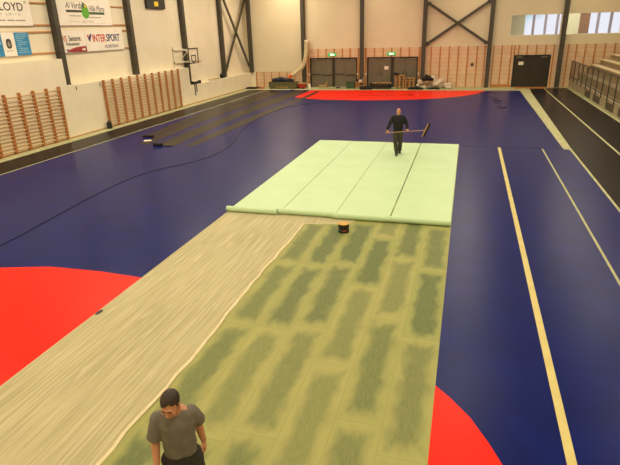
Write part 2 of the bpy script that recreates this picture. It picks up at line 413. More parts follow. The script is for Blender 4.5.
g.box(7.15, 8.2, 48.2, 48.8, 3.7, 5.35)
struct(g.build('wall_gallery', M['palegreen']))
mm = MB()
for x in (4.88, 5.78, 6.66, 9.6, 10.5, 11.3): mm.box(x-.09, x+.09, 48.5, 48.7, 3.7, 5.35)
struct(mm.build('window_3', M['lavender']))
tag(MB().box(0, .75, -.05, 0, -1.0, 1.0).build('wall_panel', M['brick'], loc=(8.22, 48.45, 4.5)), 'reddish brown panel seen through the right gallery window', 'panel')
tag(MB().box(-.3, .3, -.15, .15, .34, .38).box(-.3, -.26, -.15, .15, 0, .34).box(.26, .3, -.15, .15, 0, .34).build('stool', M['steel'], loc=(5.1, 46.2, 3.63)), 'small dark stool silhouette inside the left gallery window', 'stool') if False else None

# steel columns
def column(x, y, z0, z1, wall, label):
    t = thing('steel_column', (x, y, z0), label, 'column', 'dark steel columns along the walls')
    h = z1-z0
    if wall == 'back':
        MB().box(-.15, .15, -.32, -.30, 0, h).build('flange', M['steel'], t)
        MB().box(-.15, .15, -.06, -.04, 0, h).build('flange', M['steel'], t)
        MB().box(-.12, .12, -.30, -.06, 0, h).build('web', M['steel'], t)
    else:
        MB().box(.29, .31, -.15, .15, 0, h).build('flange', M['steel'], t)
        MB().box(.01, .03, -.15, .15, 0, h).build('flange', M['steel'], t)
        MB().box(.03, .29, -.12, .12, 0, h).build('web', M['steel'], t)
    MB().box(*((-.19, .19, -.34, -.0) if wall == 'back' else (.005, .34, -.19, .19)), 0, .02).build('base_plate', M['steel'], t)
    return t
for (x, z0, lab) in ((-13.42, 0, 'dark steel column on the end wall beside the cream hose'), (-18.22, 1.27, 'dark steel column in the far left corner of the hall'), (-8.43, 0, 'dark steel column between the two grey double doors'),
                 (-3.46, 0, 'dark steel column behind the heap of plastic sheeting'), (1.5, 0, 'dark steel column at the right foot of the large cross brace'),
                 (6.6, 0, 'dark steel column between the two high windows'), (11.6, 0, 'dark steel column behind the right hand end of the spectator seats')):
    column(x, 44.53 if x > -13 else 44.53, z0, 9.3, 'back', lab)
for (y, z0, lab) in ((15.8, 3.67, 'dark steel column left of the first wall signs'), (21.83, 2.44, 'thick dark steel column between the blue sign and the red lettered sign'), (27.76, 2.42, 'dark steel column above the long row of wall bars'),
                 (33.9, 1.26, 'dark steel column behind the basketball backboard'), (39.8, 1.26, 'dark steel column at the left foot of the narrow cross brace'),
                 ):
    column(XLU, y, z0, 9.3, 'left', lab)
def brace(name, A, B, up, label, w=.2):
    o = Vector(A[0]); t = thing('cross_brace', o, label, 'brace')
    for p, q in (A, B):
        MB().bar(Vector(p)-o, Vector(q)-o, w, .1, up).build('diagonal', M['steel'], t)
        up2 = up
    for p in (A[0], A[1], B[0], B[1]):
        v = Vector(p)-o
        if up[1]: MB().box(v.x-.13, v.x+.13, v.y-.012, v.y+.012, v.z-.13, v.z+.13).build('gusset', M['steel'], t)
        else: MB().box(v.x-.012, v.x+.012, v.y-.13, v.y+.13, v.z-.13, v.z+.13).build('gusset', M['steel'], t)
brace('back', ((-3.17, 44.40, 3.34), (1.21, 44.40, 6.22)), ((1.21, 44.29, 3.34), (-3.17, 44.29, 6.22)), (0, 1, 0), 'large dark steel cross brace high on the end wall')
brace('left', ((-18.7, 40.1, 1.75), (-18.46, 44.3, 7.15)), ((-18.42, 44.3, 1.8), (-18.58, 40.1, 7.3)), (1, 0, 0), 'tall narrow dark steel cross brace on the left wall')

# doors
def double_door(n, x0, x1, dark=False):
    w = x1-x0; o = struct(bpy.data.objects.new('door_%d' % n, None)); COL.objects.link(o); o.location = ((x0+x1)/2, 44.8, 0)
    hw = w/2; m = M['door_dark'] if dark else M['door']; fr = M['frame_dark']
    MB().box(-hw, -hw+.08, -.22, -.01, 0, DZ).box(hw-.08, hw, -.22, -.01, 0, DZ).box(-hw+.08, hw-.08, -.22, -.01, DZ-.08, DZ).build('door_frame', fr, o)
    if not dark: MB().box(-.09, .09, -.2, -.01, 0, DZ-.08).build('mullion', fr, o)
    edges = ((-hw+.08, -.09), (.09, hw-.08)) if not dark else ((-hw+.08, hw-.08),)
    for a, b in edges:
        mid = (a+b)/2
        for k, (p, q) in enumerate(((a+.005, mid-.005), (mid+.005, b-.005))):
            MB().box(p, q, -.12, -.06, .01, DZ-.09).build('door_leaf', m, o, bevel=.004)
            MB().box(p+.12, p+.55 if k == 0 else q-.12, -.16, -.12, DZ-.2, DZ-.13).build('door_closer', M['tin'], o) if k == 0 else MB().box(q-.55, q-.12, -.16, -.12, DZ-.2, DZ-.13).build('door_closer', M['tin'], o)
            if n == 1: MB().box(p+.06, q-.06, -.17, -.13, 1.0 - .06*k, 1.06-.06*k).box(p+.08, p+.12, -.13, -.12, 1.0-.06*k, 1.06-.06*k).build('push_bar', M['frame_dark'], o)
            else: MB().box(*((mid-.16, mid-.12) if k == 0 else (mid+.12, mid+.16)), -.17, -.12, .95, 1.2).build('door_handle', M['frame_dark'], o)
    return o
double_door(1, *D1); double_door(2, *D2); double_door(3, *D3, dark=True)
def notice(x, z, w, h, label, y=44.66):
    tag(MB().box(-w/2, w/2, -.012, 0, -h/2, h/2).build('notice', M['white'], loc=(x, y, z)), label, 'notice')
notice(-6.42, 1.52, .34, .26, 'small white notice on the grey double door right of centre', 44.675)
notice(3.92, 1.76, .36, .24, 'white notice on the dark double door', 44.675)
for x, lab in ((-10.96, 'lit green exit sign over the left grey double door'), (-6.02, 'lit green exit sign over the right grey double door')):
    t = thing('exit_sign', (x, 44.5, 2.62), lab, 'exit sign', 'green exit signs')
    MB().box(-.34, .34, -.08, .02, -.11, .11).build('housing', M['exit'], t, bevel=.01)
    MB().box(-.16, .2, -.086, -.08, -.06, .06).build('pictogram_field', M['exit_white'], t)
    MB().ell((-.03, -.09, .035), (.014, .004, .014), nu=10, nv=6).bar((-.03, -.09, .02), (-.045, -.09, -.015), .02, .006, (0, 1, 0)).bar((-.045, -.09, -.015), (-.02, -.09, -.05), .014, .006, (0, 1, 0)).bar((-.045, -.09, -.015), (-.08, -.09, -.03), .014, .006, (0, 1, 0)).bar((-.03, -.09, .015), (.0, -.09, -.005), .012, .006, (0, 1, 0)).build('running_figure', M['exit'], t)
    MB().box(.06, .12, -.092, -.088, -.05, .05).build('door_symbol', M['exit'], t)
for x, z, lab in ((-13.02, 1.05, 'small white switch box left of the left grey doors'), (-8.8, 1.05, 'small white switch box right of the left grey doors'), (-8.08, 1.05, 'small white switch box left of the right grey doors'), (-3.8, 1.05, 'small white switch box right of the right grey doors'), (3.0, 2.28, 'small pale box high on the slatted wall left of the dark door')):
    t = tag(MB().box(-.05, .05, -.06, -.03 if x < 2 else 0, -.09, .09).build('switch_box', M['whitesteel'], loc=(x, CLY if x < 2 else CLY, z), bevel=.006), lab, 'switch')
tag(MB().lathe([(.02, 0), (.07, .0), (.08, .03), (.05, .06), (.02, .06)], n=16).xf(Matrix.Rotation(PI/2, 4, 'X') @ Matrix.Scale(1.5, 4)).build('wall_fitting', M['steel'], loc=(.33, CLY, 1.72)), 'small dark fitting alone in the middle of the slatted wall', 'fitting')
tag(MB().box(-1.15, 1.15, -.45, .35, 0, .05).build('threshold_plank', M['wood'], loc=(4.7, 44.0, 0)), 'orange wooden threshold plank in front of the dark door', 'plank')

# ------------------------------------------------------------------ floor coverings
def slab(name, poly, m, label, cat, t=.006, z=0, group=None):
    cx = sum(p[0] for p in poly)/len(poly); cy = sum(p[1] for p in poly)/len(poly)
    k = 1.002 if name == 'red_floor_vinyl' else 1
    o = MB().prism([(k*(x-cx), k*(y-cy)) for x, y in poly], 0, t*(1.15 if k > 1 else 1)).build(name, m, loc=(cx, cy, z))
    return tag(o, label, cat, group)
def arc(cx, cy, r, a0, a1, n=24):
    return [(cx+r*math.cos(math.radians(a0+(a1-a0)*i/n)), cy+r*math.sin(math.radians(a0+(a1-a0)*i/n))) for i in range(n+1)]
XS0, XS1 = -6.07, -.09
CL = lambda pts: [(max(x, -12.12), y) for x, y in pts]
backarc = CL(arc(-8.3, 42.1, 6.05, 180, 270, 20)) + [(-6.9, 35.93)] + [(-4.24, 36.3), (-2.9, 36.75), (-1.65, 37.37), (-.5, 38.35), (.32, 39.33), (.9, 40.4), (1.31, 41.5), (1.4, 42.1)]
nearL = [(XS0, 8.14), (-7.09, 8.2), (-8.34, 8.16), (-9.4, 7.87), (-10.6, 7.4), (-11.8, 6.6), (-13, 5.2), (-13.8, 3.6), (-14.2, 1.8), (XS0, 1.8)]
nearR = [(XS1, 6.09), (.11, 5.88), (.37, 5.55), (.59, 5.14), (.75, 4.78), (.95, 4.1), (1.1, 3.2), (1.18, 2.4), (1.2, 1.8), (XS1, 1.8)]
RED = [slab('red_floor_vinyl', backarc, M['red'], 'red goal area vinyl in front of the grey doors at the far end', 'flooring'),
       slab('red_floor_vinyl', nearL, M['red'], 'red vinyl half circle at the near left edge of the torn up strip', 'flooring'),
       slab('red_floor_vinyl', nearR, M['red'], 'red vinyl sliver at the near right edge of the green underlay', 'flooring')]
XB0 = -16.02
# blue sheets: left of the strip, right of the strip, far field behind the pale green sheets
slab('blue_floor_vinyl', [(XB0, 1.8)] + nearL[::-1][1:-1][0:0] + [(-14.2, 1.8), (-13.8, 3.6), (-13, 5.2), (-11.8, 6.6), (-10.6, 7.4), (-9.4, 7.87), (-8.34, 8.16), (-7.09, 8.2), (XS0, 8.14), (XS0, 22.3), (XB0, 22.3)], M['blue'], 'dark blue vinyl left of the uncovered strip', 'flooring')
slab('blue_floor_vinyl', [(1.2, 1.8), (1.2, 2.4), (1.1, 3.2), (.95, 4.1), (.75, 4.78), (.59, 5.14), (.37, 5.55), (.11, 5.88), (XS1, 6.09), (XS1, 21.9), (1.41, 21.9), (1.41, 1.8)], M['blue'], 'dark blue vinyl between the green underlay and the wide tan line', 'flooring')
slab('blue_floor_vinyl', [(1.52, 1.8), (3.04, 1.8), (3.04, 21.9), (1.52, 21.9)], M['blue'], 'dark blue vinyl strip between the wide tan line and the thin pale line', 'flooring')
slab('blue_floor_vinyl', [(3.10, 1.8), (4.06, 1.8), (4.06, 21.9), (3.10, 21.9)], M['blue'], 'dark blue vinyl right of the thin pale line', 'flooring')
far = [(XB0, 22.32), (XS1, 22.32), (XS1, 21.93), (3.84, 21.93), (3.84, 42.1), (1.42, 42.1)]
far += [(1.33, 41.5), (.92, 40.4), (.34, 39.31), (-.49, 38.33), (-1.64, 37.35), (-2.9, 36.73), (-4.24, 36.28), (-6.9, 35.91)] + [(x-.01, y) for x, y in CL(arc(-8.3, 42.1, 6.06, 270, 180, 20))] + [(XB0, 42.1)]
slab('blue_floor_vinyl', far, M['blue'], 'dark blue vinyl across the far half of the court', 'flooring')
slab('tan_floor_line', [(1.41, 1.8), (1.52, 1.8), (1.52, 21.9), (1.41, 21.9)], M['tan'], 'wide tan court line on the near right of the blue floor', 'court line', t=.0055)
slab('black_floor_vinyl', [(-17.66, -2), (XB0-.09, -2), (XB0-.09, 42.0), (-17.62, 42.0), (-17.66, 30)], M['black_vinyl'], 'black vinyl aisle beside the left wall', 'flooring')
slab('black_floor_vinyl', [(4.12, 1.8), (5.62, 1.8), (5.62, 43.9), (4.62, 43.9), (4.62, 42.1), (4.55, 42.1), (4.15, 22.2)], M['black_vinyl'], 'black vinyl aisle between the court and the pale right hand line', 'flooring')
slab('black_floor_vinyl', [(5.72, 1.8), (7.28, 1.8), (7.28, 43.9), (5.72, 43.9)], M['black_vinyl'], 'black vinyl strip along the foot of the spectator stand', 'flooring')
slab('green_underlay', [(XS0, 1.8), (XS1, 1.8), (XS1, 22.3), (XS0, 22.3)], M['underlay'], 'worn green fibre underlay tiles laid bare on the strip', 'underlay', t=.003)
rb = random.Random(3)
edge = []
for i in range(34):
    y = 11.75-i*.3
    edge.append((-3.72+.025*math.sin(y*1.3)+rb.uniform(-.02, .02), y))
sp = [(XS0+.01, 12.45), (-2.45, 12.45), (-2.55, 12.12), (-3.0, 12.0), (-3.4, 11.93), (-3.7, 11.87)] + edge + [(edge[-1][0], 1.8), (XS0+.01, 1.8)]
slab('gauze_sheet', sp, M['scrim'], 'pale streaked gauze covering the left half of the uncovered strip', 'floor fabric', t=.003, z=.003)
# turned-up white hem of the gauze
hem = MB(); pts = [(-2.55, 12.10), (-3.0, 11.98), (-3.4, 11.91), (-3.7, 11.85)] + edge
hem.rings([[(x-.05, y, .006), (x+.02, y-.01, .006), (x+.015, y-.01, .014+.006*math.sin(y*3)), (x-.03, y, .011)] for x, y in pts])
o = hem.build('gauze_hem', mat('white_gauze_fold', 'D6CBA4', .7, c2='CCC098', scale=5), smooth=True)
tag(o, 'pale folded hem running along the right edge of the gauze', 'fabric hem')
# black hole / clip at the left edge of the strip
t = MB().prism(arc(0, 0, .1, 0, 360, 15)[:-1], 0, .006); t.v = [(x*.9, y*.42, z) for x, y, z in t.v]
tag(t.build('floor_socket_cover', M['black'], loc=(-6.01, 6.72, .008), rotz=1.5), 'small black round cover at the edge of the near left red vinyl', 'socket cover')

# pale green sheets, each rolled up at its near end
def sheet(x0, x1, y0, y1, label, r=.075):
    w = x1-x0; prof = [(y1-y0, .004), (.02, .004)]
    turns = 2.4; n = 64
    pr = [(y1-y0, .010)]
    th = .005
    spine = [(y1-y0, .009), ((y1-y0)*.6, .009), (.6, .009), (.12, .009)]
    for i in range(n+1):
        a = -PI/2 - i/n*turns*2*PI
        rad = r-.018*(i/n)*turns/2.4
        spine.append((rad*math.cos(a), r+.009+rad*math.sin(a)))
    rs = []
    top = []; bot = []
    for i, (y, z) in enumerate(spine):
        p = Vector(spine[max(i-1, 0)]); q = Vector(spine[min(i+1, len(spine)-1)]); d = (q-p).normalized(); nn = Vector((-d.y, d.x))
        top.append((y+nn.x*.003, z+nn.y*.003)); bot.append((y-nn.x*.003, z-nn.y*.003))
    mb = MB(); N = len(spine)
    vs = []
    for x in (-w/2, w/2): vs += [(x, y, z) for y, z in top] + [(x, y, z) for y, z in bot]
    fs = []
    for i in range(N-1):
        fs.append((i, i+1, 2*N+i+1, 2*N+i)); fs.append((N+i+1, N+i, 3*N+i, 3*N+i+1))
        fs.append((i+1, i, N+i, N+i+1)); fs.append((2*N+i, 2*N+i+1, 3*N+i+1, 3*N+i))
    mb.add(vs, fs)
    # the wider roll end caps
    for x, sgn in ((-w/2, -1), (w/2, 1)):
        mb.lathe([(r-.01, -.002), (r-.012, .002)], n=20) if False else None
    o = mb.build('linoleum_sheet', M['mint'], loc=((x0+x1)/2, y0, 0), smooth=False)
    c = MB().rings([[(x, rr*math.cos(2*PI*k/24), r+.009+rr*math.sin(2*PI*k/24)) for k in range(24)] for x, rr in ((-w/2+.004, r-.024), (w/2-.004, r-.024))]).build('roll_core', M['mint'], o)
    tag(o, label, 'linoleum sheet', 'pale green linoleum sheets')
    return o
XM = [-6.1, -4.62, -3.1, -1.63, -.1]
LB = ['pale green sheet nearest the left side, with a rolled front edge', 'pale green sheet second from the left, joined under the tin pail', 'pale green sheet under the walking man', 'pale green sheet nearest the right side, beside the blue floor']
LB[1] = 'pale green sheet second from the left, its roll ending left of the black tin'
ysh = [(12.38, 22.28), (12.46, 22.24), (12.4, 22.2), (12.42, 22.24)]
for i in range(4): sheet(XM[i]-(-.01 if i == 0 else -.008), XM[i+1]-(.008 if i != 2 else .03), ysh[i][0], ysh[i][1], LB[i])

# grey strips with their small rolls
slab('floor_strip', [(-14.85, 21.75), (-14.28, 21.75), (-14.95, 27), (-14.95, 41.6), (-15.9, 41.6), (-15.9, 31)], M['runner'], 'grey floor strip laid nearest the left wall', 'floor strip', t=.004, z=.006, group='loose grey floor strips')
slab('floor_strip', [(-14.12, 20.2), (-13.57, 20.2), (-13.95, 26), (-13.95, 41.4), (-14.92, 41.4), (-14.92, 27), (-14.2, 21.6)], M['runner'], 'grey floor strip second from the left wall', 'floor strip', t=.004, z=.006, group='loose grey floor strips')
slab('floor_strip', [(-13.1, 20.05), (-12.17, 20.0), (-12.5, 26), (-12.5, 30), (-12.3, 38), (-12.22, 41.7), (-13.45, 41.7), (-13.6, 33), (-13.35, 25)], M['runner'], 'grey floor strip with the dark roll at its near end', 'floor strip', t=.004, z=.006, group='loose grey floor strips')
slab('floor_strip', [(-11.72, 20.16), (-11.25, 20.16), (-11.2, 33), (-11.1, 38), (-11.2, 41.3), (-11.52, 41.3), (-11.45, 38), (-11.8, 31), (-11.9, 26)], M['runner'], 'grey floor strip farthest from the left wall', 'floor strip', t=.004, z=.006, group='loose grey floor strips')
def small_roll(x, y, L, r, m, label, rz=0):
    rs = []
    mb = MB()
    for k in range(3):
        rr = r*(1-.22*k)
        mb.rings([[(xx, rr*math.cos(2*PI*j/18), r+rr*math.sin(2*PI*j/18)) for j in range(18)] for xx in (-L/2-.01*k, L/2+.01*k)])
    tag(mb.build('vinyl_roll', m, loc=(x, y, .01), rotz=rz), label, 'roll')
small_roll(-12.92, 20.0, .42, .075, M['black'], 'short black roll at the near end of the grey strip')
small_roll(-14.5, 21.72, .55, .06, M['black'], 'dark roll beside the pale offcut near the left wall')
tag(MB().rings([[(xx, .084*math.cos(2*PI*j/18), .084+.084*math.sin(2*PI*j/18)) for j in range(18)] for xx in (-.1, .12)]).build('paper_band', M['whitesteel'], loc=(-14.35, 21.72, .008)), 'whitish band around the small dark roll near the left wall', 'band') if False else None
tag(MB().rings([[(x, y-.03, .012), (x, y+.03, .012), (x, y+.03, .034), (x, y-.03, .034)] for x, y in ((-12.72, 19.97), (-12.45, 19.98), (-12.2, 20.0))]).build('strip_end_bar', M['black'], loc=(0, 0, 0)), 'thin black bar across the end of the grey strip beside the short roll', 'bar')
tag(MB().box(-.18, .18, -.12, .12, 0, .02).build('offcut', M['whitesteel'], loc=(-14.05, 20.95, .01), rotz=.4), 'small pale offcut lying on the grey strip near the left wall', 'offcut')

# cable
cp = [(-10.44, 8.6), (-10.46, 9.54), (-10.67, 11.2), (-10.9, 13.86), (-10.72, 15.84), (-9.95, 17.34), (-9.58, 18.77), (-9.7, 20.71), (-10.55, 23.69), (-11.05, 26.2), (-11.2, 29), (-11.02, 31.95), (-10.2, 33.6), (-9.0, 34.7), (-7.6, 35.4)]
def catmull(p, n=8):
    out = []
    for i in range(len(p)-1):
        a, b, c, d = p[max(i-1, 0)], p[i], p[i+1], p[min(i+2, len(p)-1)]
        for k in range(n):
            t = k/n
            out.append(tuple(.5*(2*b[j]+(c[j]-a[j])*t+(2*a[j]-5*b[j]+4*c[j]-d[j])*t*t+(3*b[j]-a[j]-3*c[j]+d[j])*t**3) for j in range(len(b))))
    return out+[tuple(p[-1])]
tag(MB().tube([(x, y, .018) for x, y in catmull(cp)], .009, 6).build('power_cable', M['black']), 'thin dark cable snaking over the blue floor on the left', 'cable')
for pts, lab in (([(1.45, 40.5), (1.7, 40.9), (1.95, 40.4), (2.1, 40.2), (2.15, 39.6)], 'short dark cord scrap near the far right edge of the red area'),
                 ([(1.6, 38.2), (2.1, 37.4), (1.7, 36.5), (2.3, 36.2), (1.8, 35.4), (2.2, 34.6), (1.9, 33.6), (2.4, 33.2), (1.9, 32.7)], 'tangle of thin dark cord on the blue floor right of the red area'),
                 ([(-4.4, 38.9), (-4.1, 39.3), (-3.8, 39.2), (-3.9, 38.8), (-3.55, 39.1)], 'tiny dark cord scrap on the red floor before the plastic heap'),
                 ([(-7.6, 38.4), (-6.6, 38.6), (-5.6, 38.5), (-4.9, 39.2)], 'thin dark thread across the far red floor')):
    tag(MB().tube([(x, y, .02) for x, y in catmull(pts, 6)], .011 if 'thread' not in lab else .007, 6).build('cord_scrap', M['black']), lab, 'cord')
for x, y, lab in ((-15.3, 41.3, 'dark scrap on the grey strip under the olive box'), (-13.75, 41.95, 'blue scrap beside the far end of the grey strips')):
    tag(MB().prism([(-.12, -.1), (.13, -.06), (.08, .12), (-.06, .09)], 0, .05).build('scrap', M['black'] if x < -15 else M['navycloth'], loc=(x, y, .01)), lab, 'scrap')

# black tin with tan lid between sheets and underlay
t = thing('tin_pail', (-2.6, 11.52, .003), 'black tin pail with a tan lid standing on the green underlay', 'pail')
MB().lathe([(.1, 0), (.13, .0), (.133, .006), (.133, .2), (.137, .205), (.133, .21), (.1, .21)], n=28).build('body', M['black'], t, smooth=False)
MB().lathe([(.05, .21), (.138, .21), (.141, .217), (.138, .226), (.124, .224), (.118, .219), (.05, .219)], n=28).build('lid', M['gold'], t)
MB().tube([(.136*math.cos(a), .136*math.sin(a)-.0, .15-.09*math.sin((a-PI)*1.0)) for a in [PI+PI*i/14 for i in range(15)]], .004, 6).build('bail_handle', M['tin'], t)
MB().rings([[(.135*math.cos(a), .135*math.sin(a), z) for z in (.05, .085)]+[(.1335*math.cos(a), .1335*math.sin(a), z) for z in (.085, .05)] for a in [math.radians(275+i*5) for i in range(9)]]).build('paper_label', M['maroon'], t)

# ------------------------------------------------------------------ wall bars
def wall_bars(ys, label):
    y0, y1 = min(ys), max(ys); t = thing('wall_bars', (XL, y0, 0), label, 'wall bars', 'wooden wall bars on the left wall')
    for y in ys:
        mb = MB().box(.02, .13, y-y0-.05, y-y0+.05, .03, 2.47)
        mb.build('upright', M['wood_bar'], t, bevel=.006)
    zs = [.16+.152*i for i in range(14)]+[2.32]
    for z in zs:
        mb = MB().rings([[(.105+.02*math.cos(2*PI*k/10), y, z+.021*math.sin(2*PI*k/10)) for k in range(10)] for y in (-.02, y1-y0+.02)])
        mb.build('rung', M['rung'], t)
    for y in ys:
        for z in (.3, 2.2): MB().box(0, .03, y-y0-.02, y-y0+.02, z, z+.1).build('wall_bracket', M['tin'], t)
wall_bars([15.92+.794*i for i in range(7)], 'shorter run of wooden wall bars at the left edge of the view')
wall_bars([23.98+.772*i for i in range(11)], 'long run of wooden wall bars left of the basketball board')

# ------------------------------------------------------------------ wall signs on battens
BX = XLU+.0
for y0, y1 in ((16.1, 21.64), (22.16, 27.6)):
    for z in (6.082, 5.158, 4.864, 3.95):
        tag(MB().box(0, .06, 0, y1-y0, -.03, .03).build('sign_batten', M['wood'], loc=(XLU, y0, z)), 'thin wooden batten at %s level, %s the thick dark column' % ({6.082: 'the very top', 5.158: 'upper sign foot', 4.864: 'lower sign head', 3.95: 'lower sign foot'}[z], 'left of' if y0 < 20 else 'right of'), 'batten')
struct(MB().box(XLU, XLU+.01, 27.8, 44.3, 5.2, 5.23).build('trim_2', M['cream_pad']))
SX = XLU+.065
BAS = ((0, 1, 0), (0, 0, 1), (1, 0, 0))
def panel(y0, y1, z0, z1, m, label, cat='sign'):
    t = thing('wall_sign', (SX, y0, z0), label, cat)
    MB().box(0, .03, 0, y1-y0, 0, z1-z0).build('sign_board', m, t)
    return t
def bar_part(t, name, y0, y1, z0, z1, m, x=.031):
    return MB().box(x-.002, x+.002, y0, y1, z0, z1).build(name, m, t)
F = .032
# 1: white board, two lines of wide letters
t = panel(17.3, 20.55, 5.128, 6.783, M['white'], 'white sign at the top left with wide dark capital letters')
text_part('lettering', 'FLOYD', M['ink'], t, .46, (F, 1.3, .6), BAS, sx=1.08, bold=.004)
MB().tube([(F, 3.0+.04*math.cos(a), .95+.04*math.sin(a)) for a in [2*PI*i/12 for i in range(13)]], .008, 5).build('ring_mark', M['ink'], t)
text_part('small_lettering', 'BY SMITH', M['ink_grey'], t,   .15, (F, 1.35, .4), BAS, sx=1.15, space=1.9)
for y0, y1 in ((1.4, 1.75), (1.85, 2.25), (2.3, 2.85)): bar_part(t, 'faint_text_line', y0, y1, .19, .24, M['ink_grey'])
# 2: blue / white / blue board with crest
t = panel(17.1, 20.1, 3.919, 4.874, M['white'], 'blue and white sign with a dark oval crest under the top left sign')
MB().box(.03, .034, 0, 1.52, 0, .94).build('blue_field', M['signblue'], t)
MB().box(.03, .034, 2.2, 3.02, 0, .94).build('blue_field', M['signblue'], t)
bl = MB()
for yy, zz in ((.95, .72), (.95, .5)):
    bl.tube([(.036, yy+.42*s, zz+dz) for s, dz in ((0, 0), (.6, -.02), (1, .02), (1, .1))], .035, 6)
bl.build('letter_stroke', M['white'], t)
MB().box(.033, .037, .6, 1.25, .02, .36).build('white_field', M['white'], t)
cr = MB(); N = 28
cr.add([(.036, 1.85+.145*math.copysign(abs(math.cos(a))**.75, math.cos(a)), .5+.2*math.copysign(abs(math.sin(a))**.8, math.sin(a))) for a in [2*PI*i/N for i in range(N)]], [tuple(range(N))])
cr.build('crest', M['ink'], t)
cr = MB()
cr.add([(.039, 1.85+.075*math.cos(a), .48+.11*math.sin(a)) for a in [2*PI*i/N for i in range(N)]], [tuple(range(N))])
cr.build('crest_center', M['ink_grey'], t)
bar_part(t, 'faint_text_line', 1.66, 2.02, .2, .225, M['ink_grey'])
for i, (w, o) in enumerate(((.55, .12), (.6, .05), (.45, .06), (.3, .06), (.5, .12), (.45, .1), (.2, .08), (.5, .12), (.5, .1), (.62, .06))):
    bar_part(t, 'white_text_line', 2.24+o, 2.24+o+w, .86-.083*i, .885-.083*i, mat('pale_blue_ink', '9CC6DA', .5) if i == 0 else bpy.data.materials['pale_blue_ink'], .036)
# 3: white board with script and green bag
t = panel(21.97, 26.3, 5.138, 6.478, M['white'], 'white sign with green bag emblem on the upper row')
text_part('script_lettering', 'Al Verda', M['ink'], t, .42, (F, .85, .78), BAS, sx=.8, shear=.25)
text_part('script_lettering', 'Villa Mona', M['ink'], t, .38, (F, 2.55, .68), BAS, sx=.78, shear=.25)
bar_part(t, 'dark_band', .85, 2.2, .6, .71, M['ink']); bar_part(t, 'green_band', 2.3, 3.75, .52, .64, M['ink_green'])
for y0, y1, z in ((1.0, 1.9, .42), (2.45, 3.45, .36)): bar_part(t, 'faint_text_line', y0, y1, z, z+.04, M['ink_grey'])
bar_part(t, 'thin_rule', .95, 1.75, .17, .18, M['ink_grey']); bar_part(t, 'thin_rule', 3.0, 3.7, .1, .11, M['ink_grey'])
text_part('small_lettering', 'SOTRA', M['ink_grey'], t, .19, (F, 1.9, .1), BAS, sx=1.0, space=1.6)
gb = MB(); N = 24
gb.add([(.037, 2.25+.27*math.cos(a)*(1-.25*math.sin(a)), .68+.36*math.sin(a)) for a in [2*PI*i/N for i in range(N)]], [tuple(range(N))])
gb.build('green_bag_mark', M['ink_lime'], t)
MB().add([(.039, 2.05, .85), (.039, 2.2, .8), (.039, 2.25, 1.0), (.039, 2.1, 1.12)], [(0, 1, 2, 3)]).build('dark_leaf', M['ink_green'], t)
MB().add([(.040, 2.2, .86), (.040, 2.36, .8), (.040, 2.42, .95), (.040, 2.26, 1.04)], [(0, 1, 2, 3)]).build('yellow_leaf', M['ink_yellow'], t)
# 4 and 5: lower row
t = panel(21.97, 23.87, 3.889, 4.904, M['white'], 'white sign with red and black lettering and a maroon wave on the lower row')
text_part('red_lettering', 'VVS', M['ink_red'], t, .38, (F, .1, .52), BAS, sx=.7, bold=.004)
text_part('black_lettering', 'Senteret', M['ink'], t, .34, (F, .68, .54), BAS, sx=.74, bold=.006)
text_part('small_lettering', 'Holmestrand', M['ink'], t, .22, (F, .45, .33), BAS, sx=.8, bold=.004)
wv = MB(); top = [(.38+i*.1, .02+.27*(1-math.exp(-i*.22))) for i in range(16)]
wv.add([(.034, y, z) for y, z in [(1.88, .0), (1.88, .29)]+top[::-1]], [tuple(range(18))]).build('maroon_wave', M['maroon'], t)
bar_part(t, 'red_square', .14, .27, .12, .22, M['ink_red']); bar_part(t, 'blue_mark', .4, .58, .1, .16, M['ink_navy']); bar_part(t, 'pale_text_line', 1.55, 1.78, .08, .17, M['white'], .037)
t = panel(23.89, 27.05, 3.889, 4.955, M['white'], 'white sign with large red and navy capital lettering on the lower row')
text_part('red_lettering', 'INTER', M['ink_red'], t, .5, (F, .54, .46), BAS, sx=.78, bold=.012)
text_part('navy_lettering', 'SPORT', M['ink_navy'], t, .5, (F, 1.68, .46), BAS, sx=.78, bold=.012)
text_part('small_lettering', 'HOLMESTRAND', M['ink_navy'], t, .23, (F, 1.45, .12), BAS, sx=.72)
MB().add([(.034, .12, .8), (.034, .26, .8), (.034, .26, .68), (.034, .2, .62)], [(0, 3, 2, 1)]).build('red_tick', M['ink_red'], t)
MB().add([(.034, .2, .6), (.034, .3, .44), (.034, .52, .84), (.034, .38, .84)], [(0, 1, 2, 3)]).build('navy_tick', M['ink_navy'], t)

# scoreboard
t = thing('scoreboard', (XLU+.01, 30.9, 6.09), 'black scoreboard with a small yellow display high on the left wall', 'scoreboard')
MB().box(0, .14, -1.05, 1.05, 0, 1.3).build('casing', M['black'], t, bevel=.02)
MB().box(.138, .148, -.22, .22, .14, .4).build('display', M['display'], t)

# basketball backboard folded out from the wall
t = thing('basketball_hoop', (XLU+.33, 33.2, 2.6), 'clear basketball board with dark border on white wall arms', 'basketball hoop')
def fr(x, y0, y1, z0, z1, w, name, m):
    MB().box(x, x+.03, y0, y1, z0, z0+w).box(x, x+.03, y0, y1, z1-w, z1).box(x, x+.03, y0, y0+w, z0+w, z1-w).box(x, x+.03, y1-w, y1, z0+w, z1-w).build(name, m, t)
bx = .75
MB().box(bx-.015, bx-.005, -.68, .68, .1, 1.1).build('board', M['clearboard'], t)
fr(bx, -.68, .68, .1, 1.1, .07, 'border', M['frame_dark'])
fr(bx+.002, -.3, .3, .22, .66, .05, 'aim_square', M['frame_dark'])
MB().tube([(bx+.33+.225*math.cos(a), .225*math.sin(a), .25) for a in [2*PI*i/20 for i in range(21)]], .015, 6).box(bx+.0, bx+.12, -.06, .06, .18, .26).build('rim', M['maroon'], t)
nt = MB()
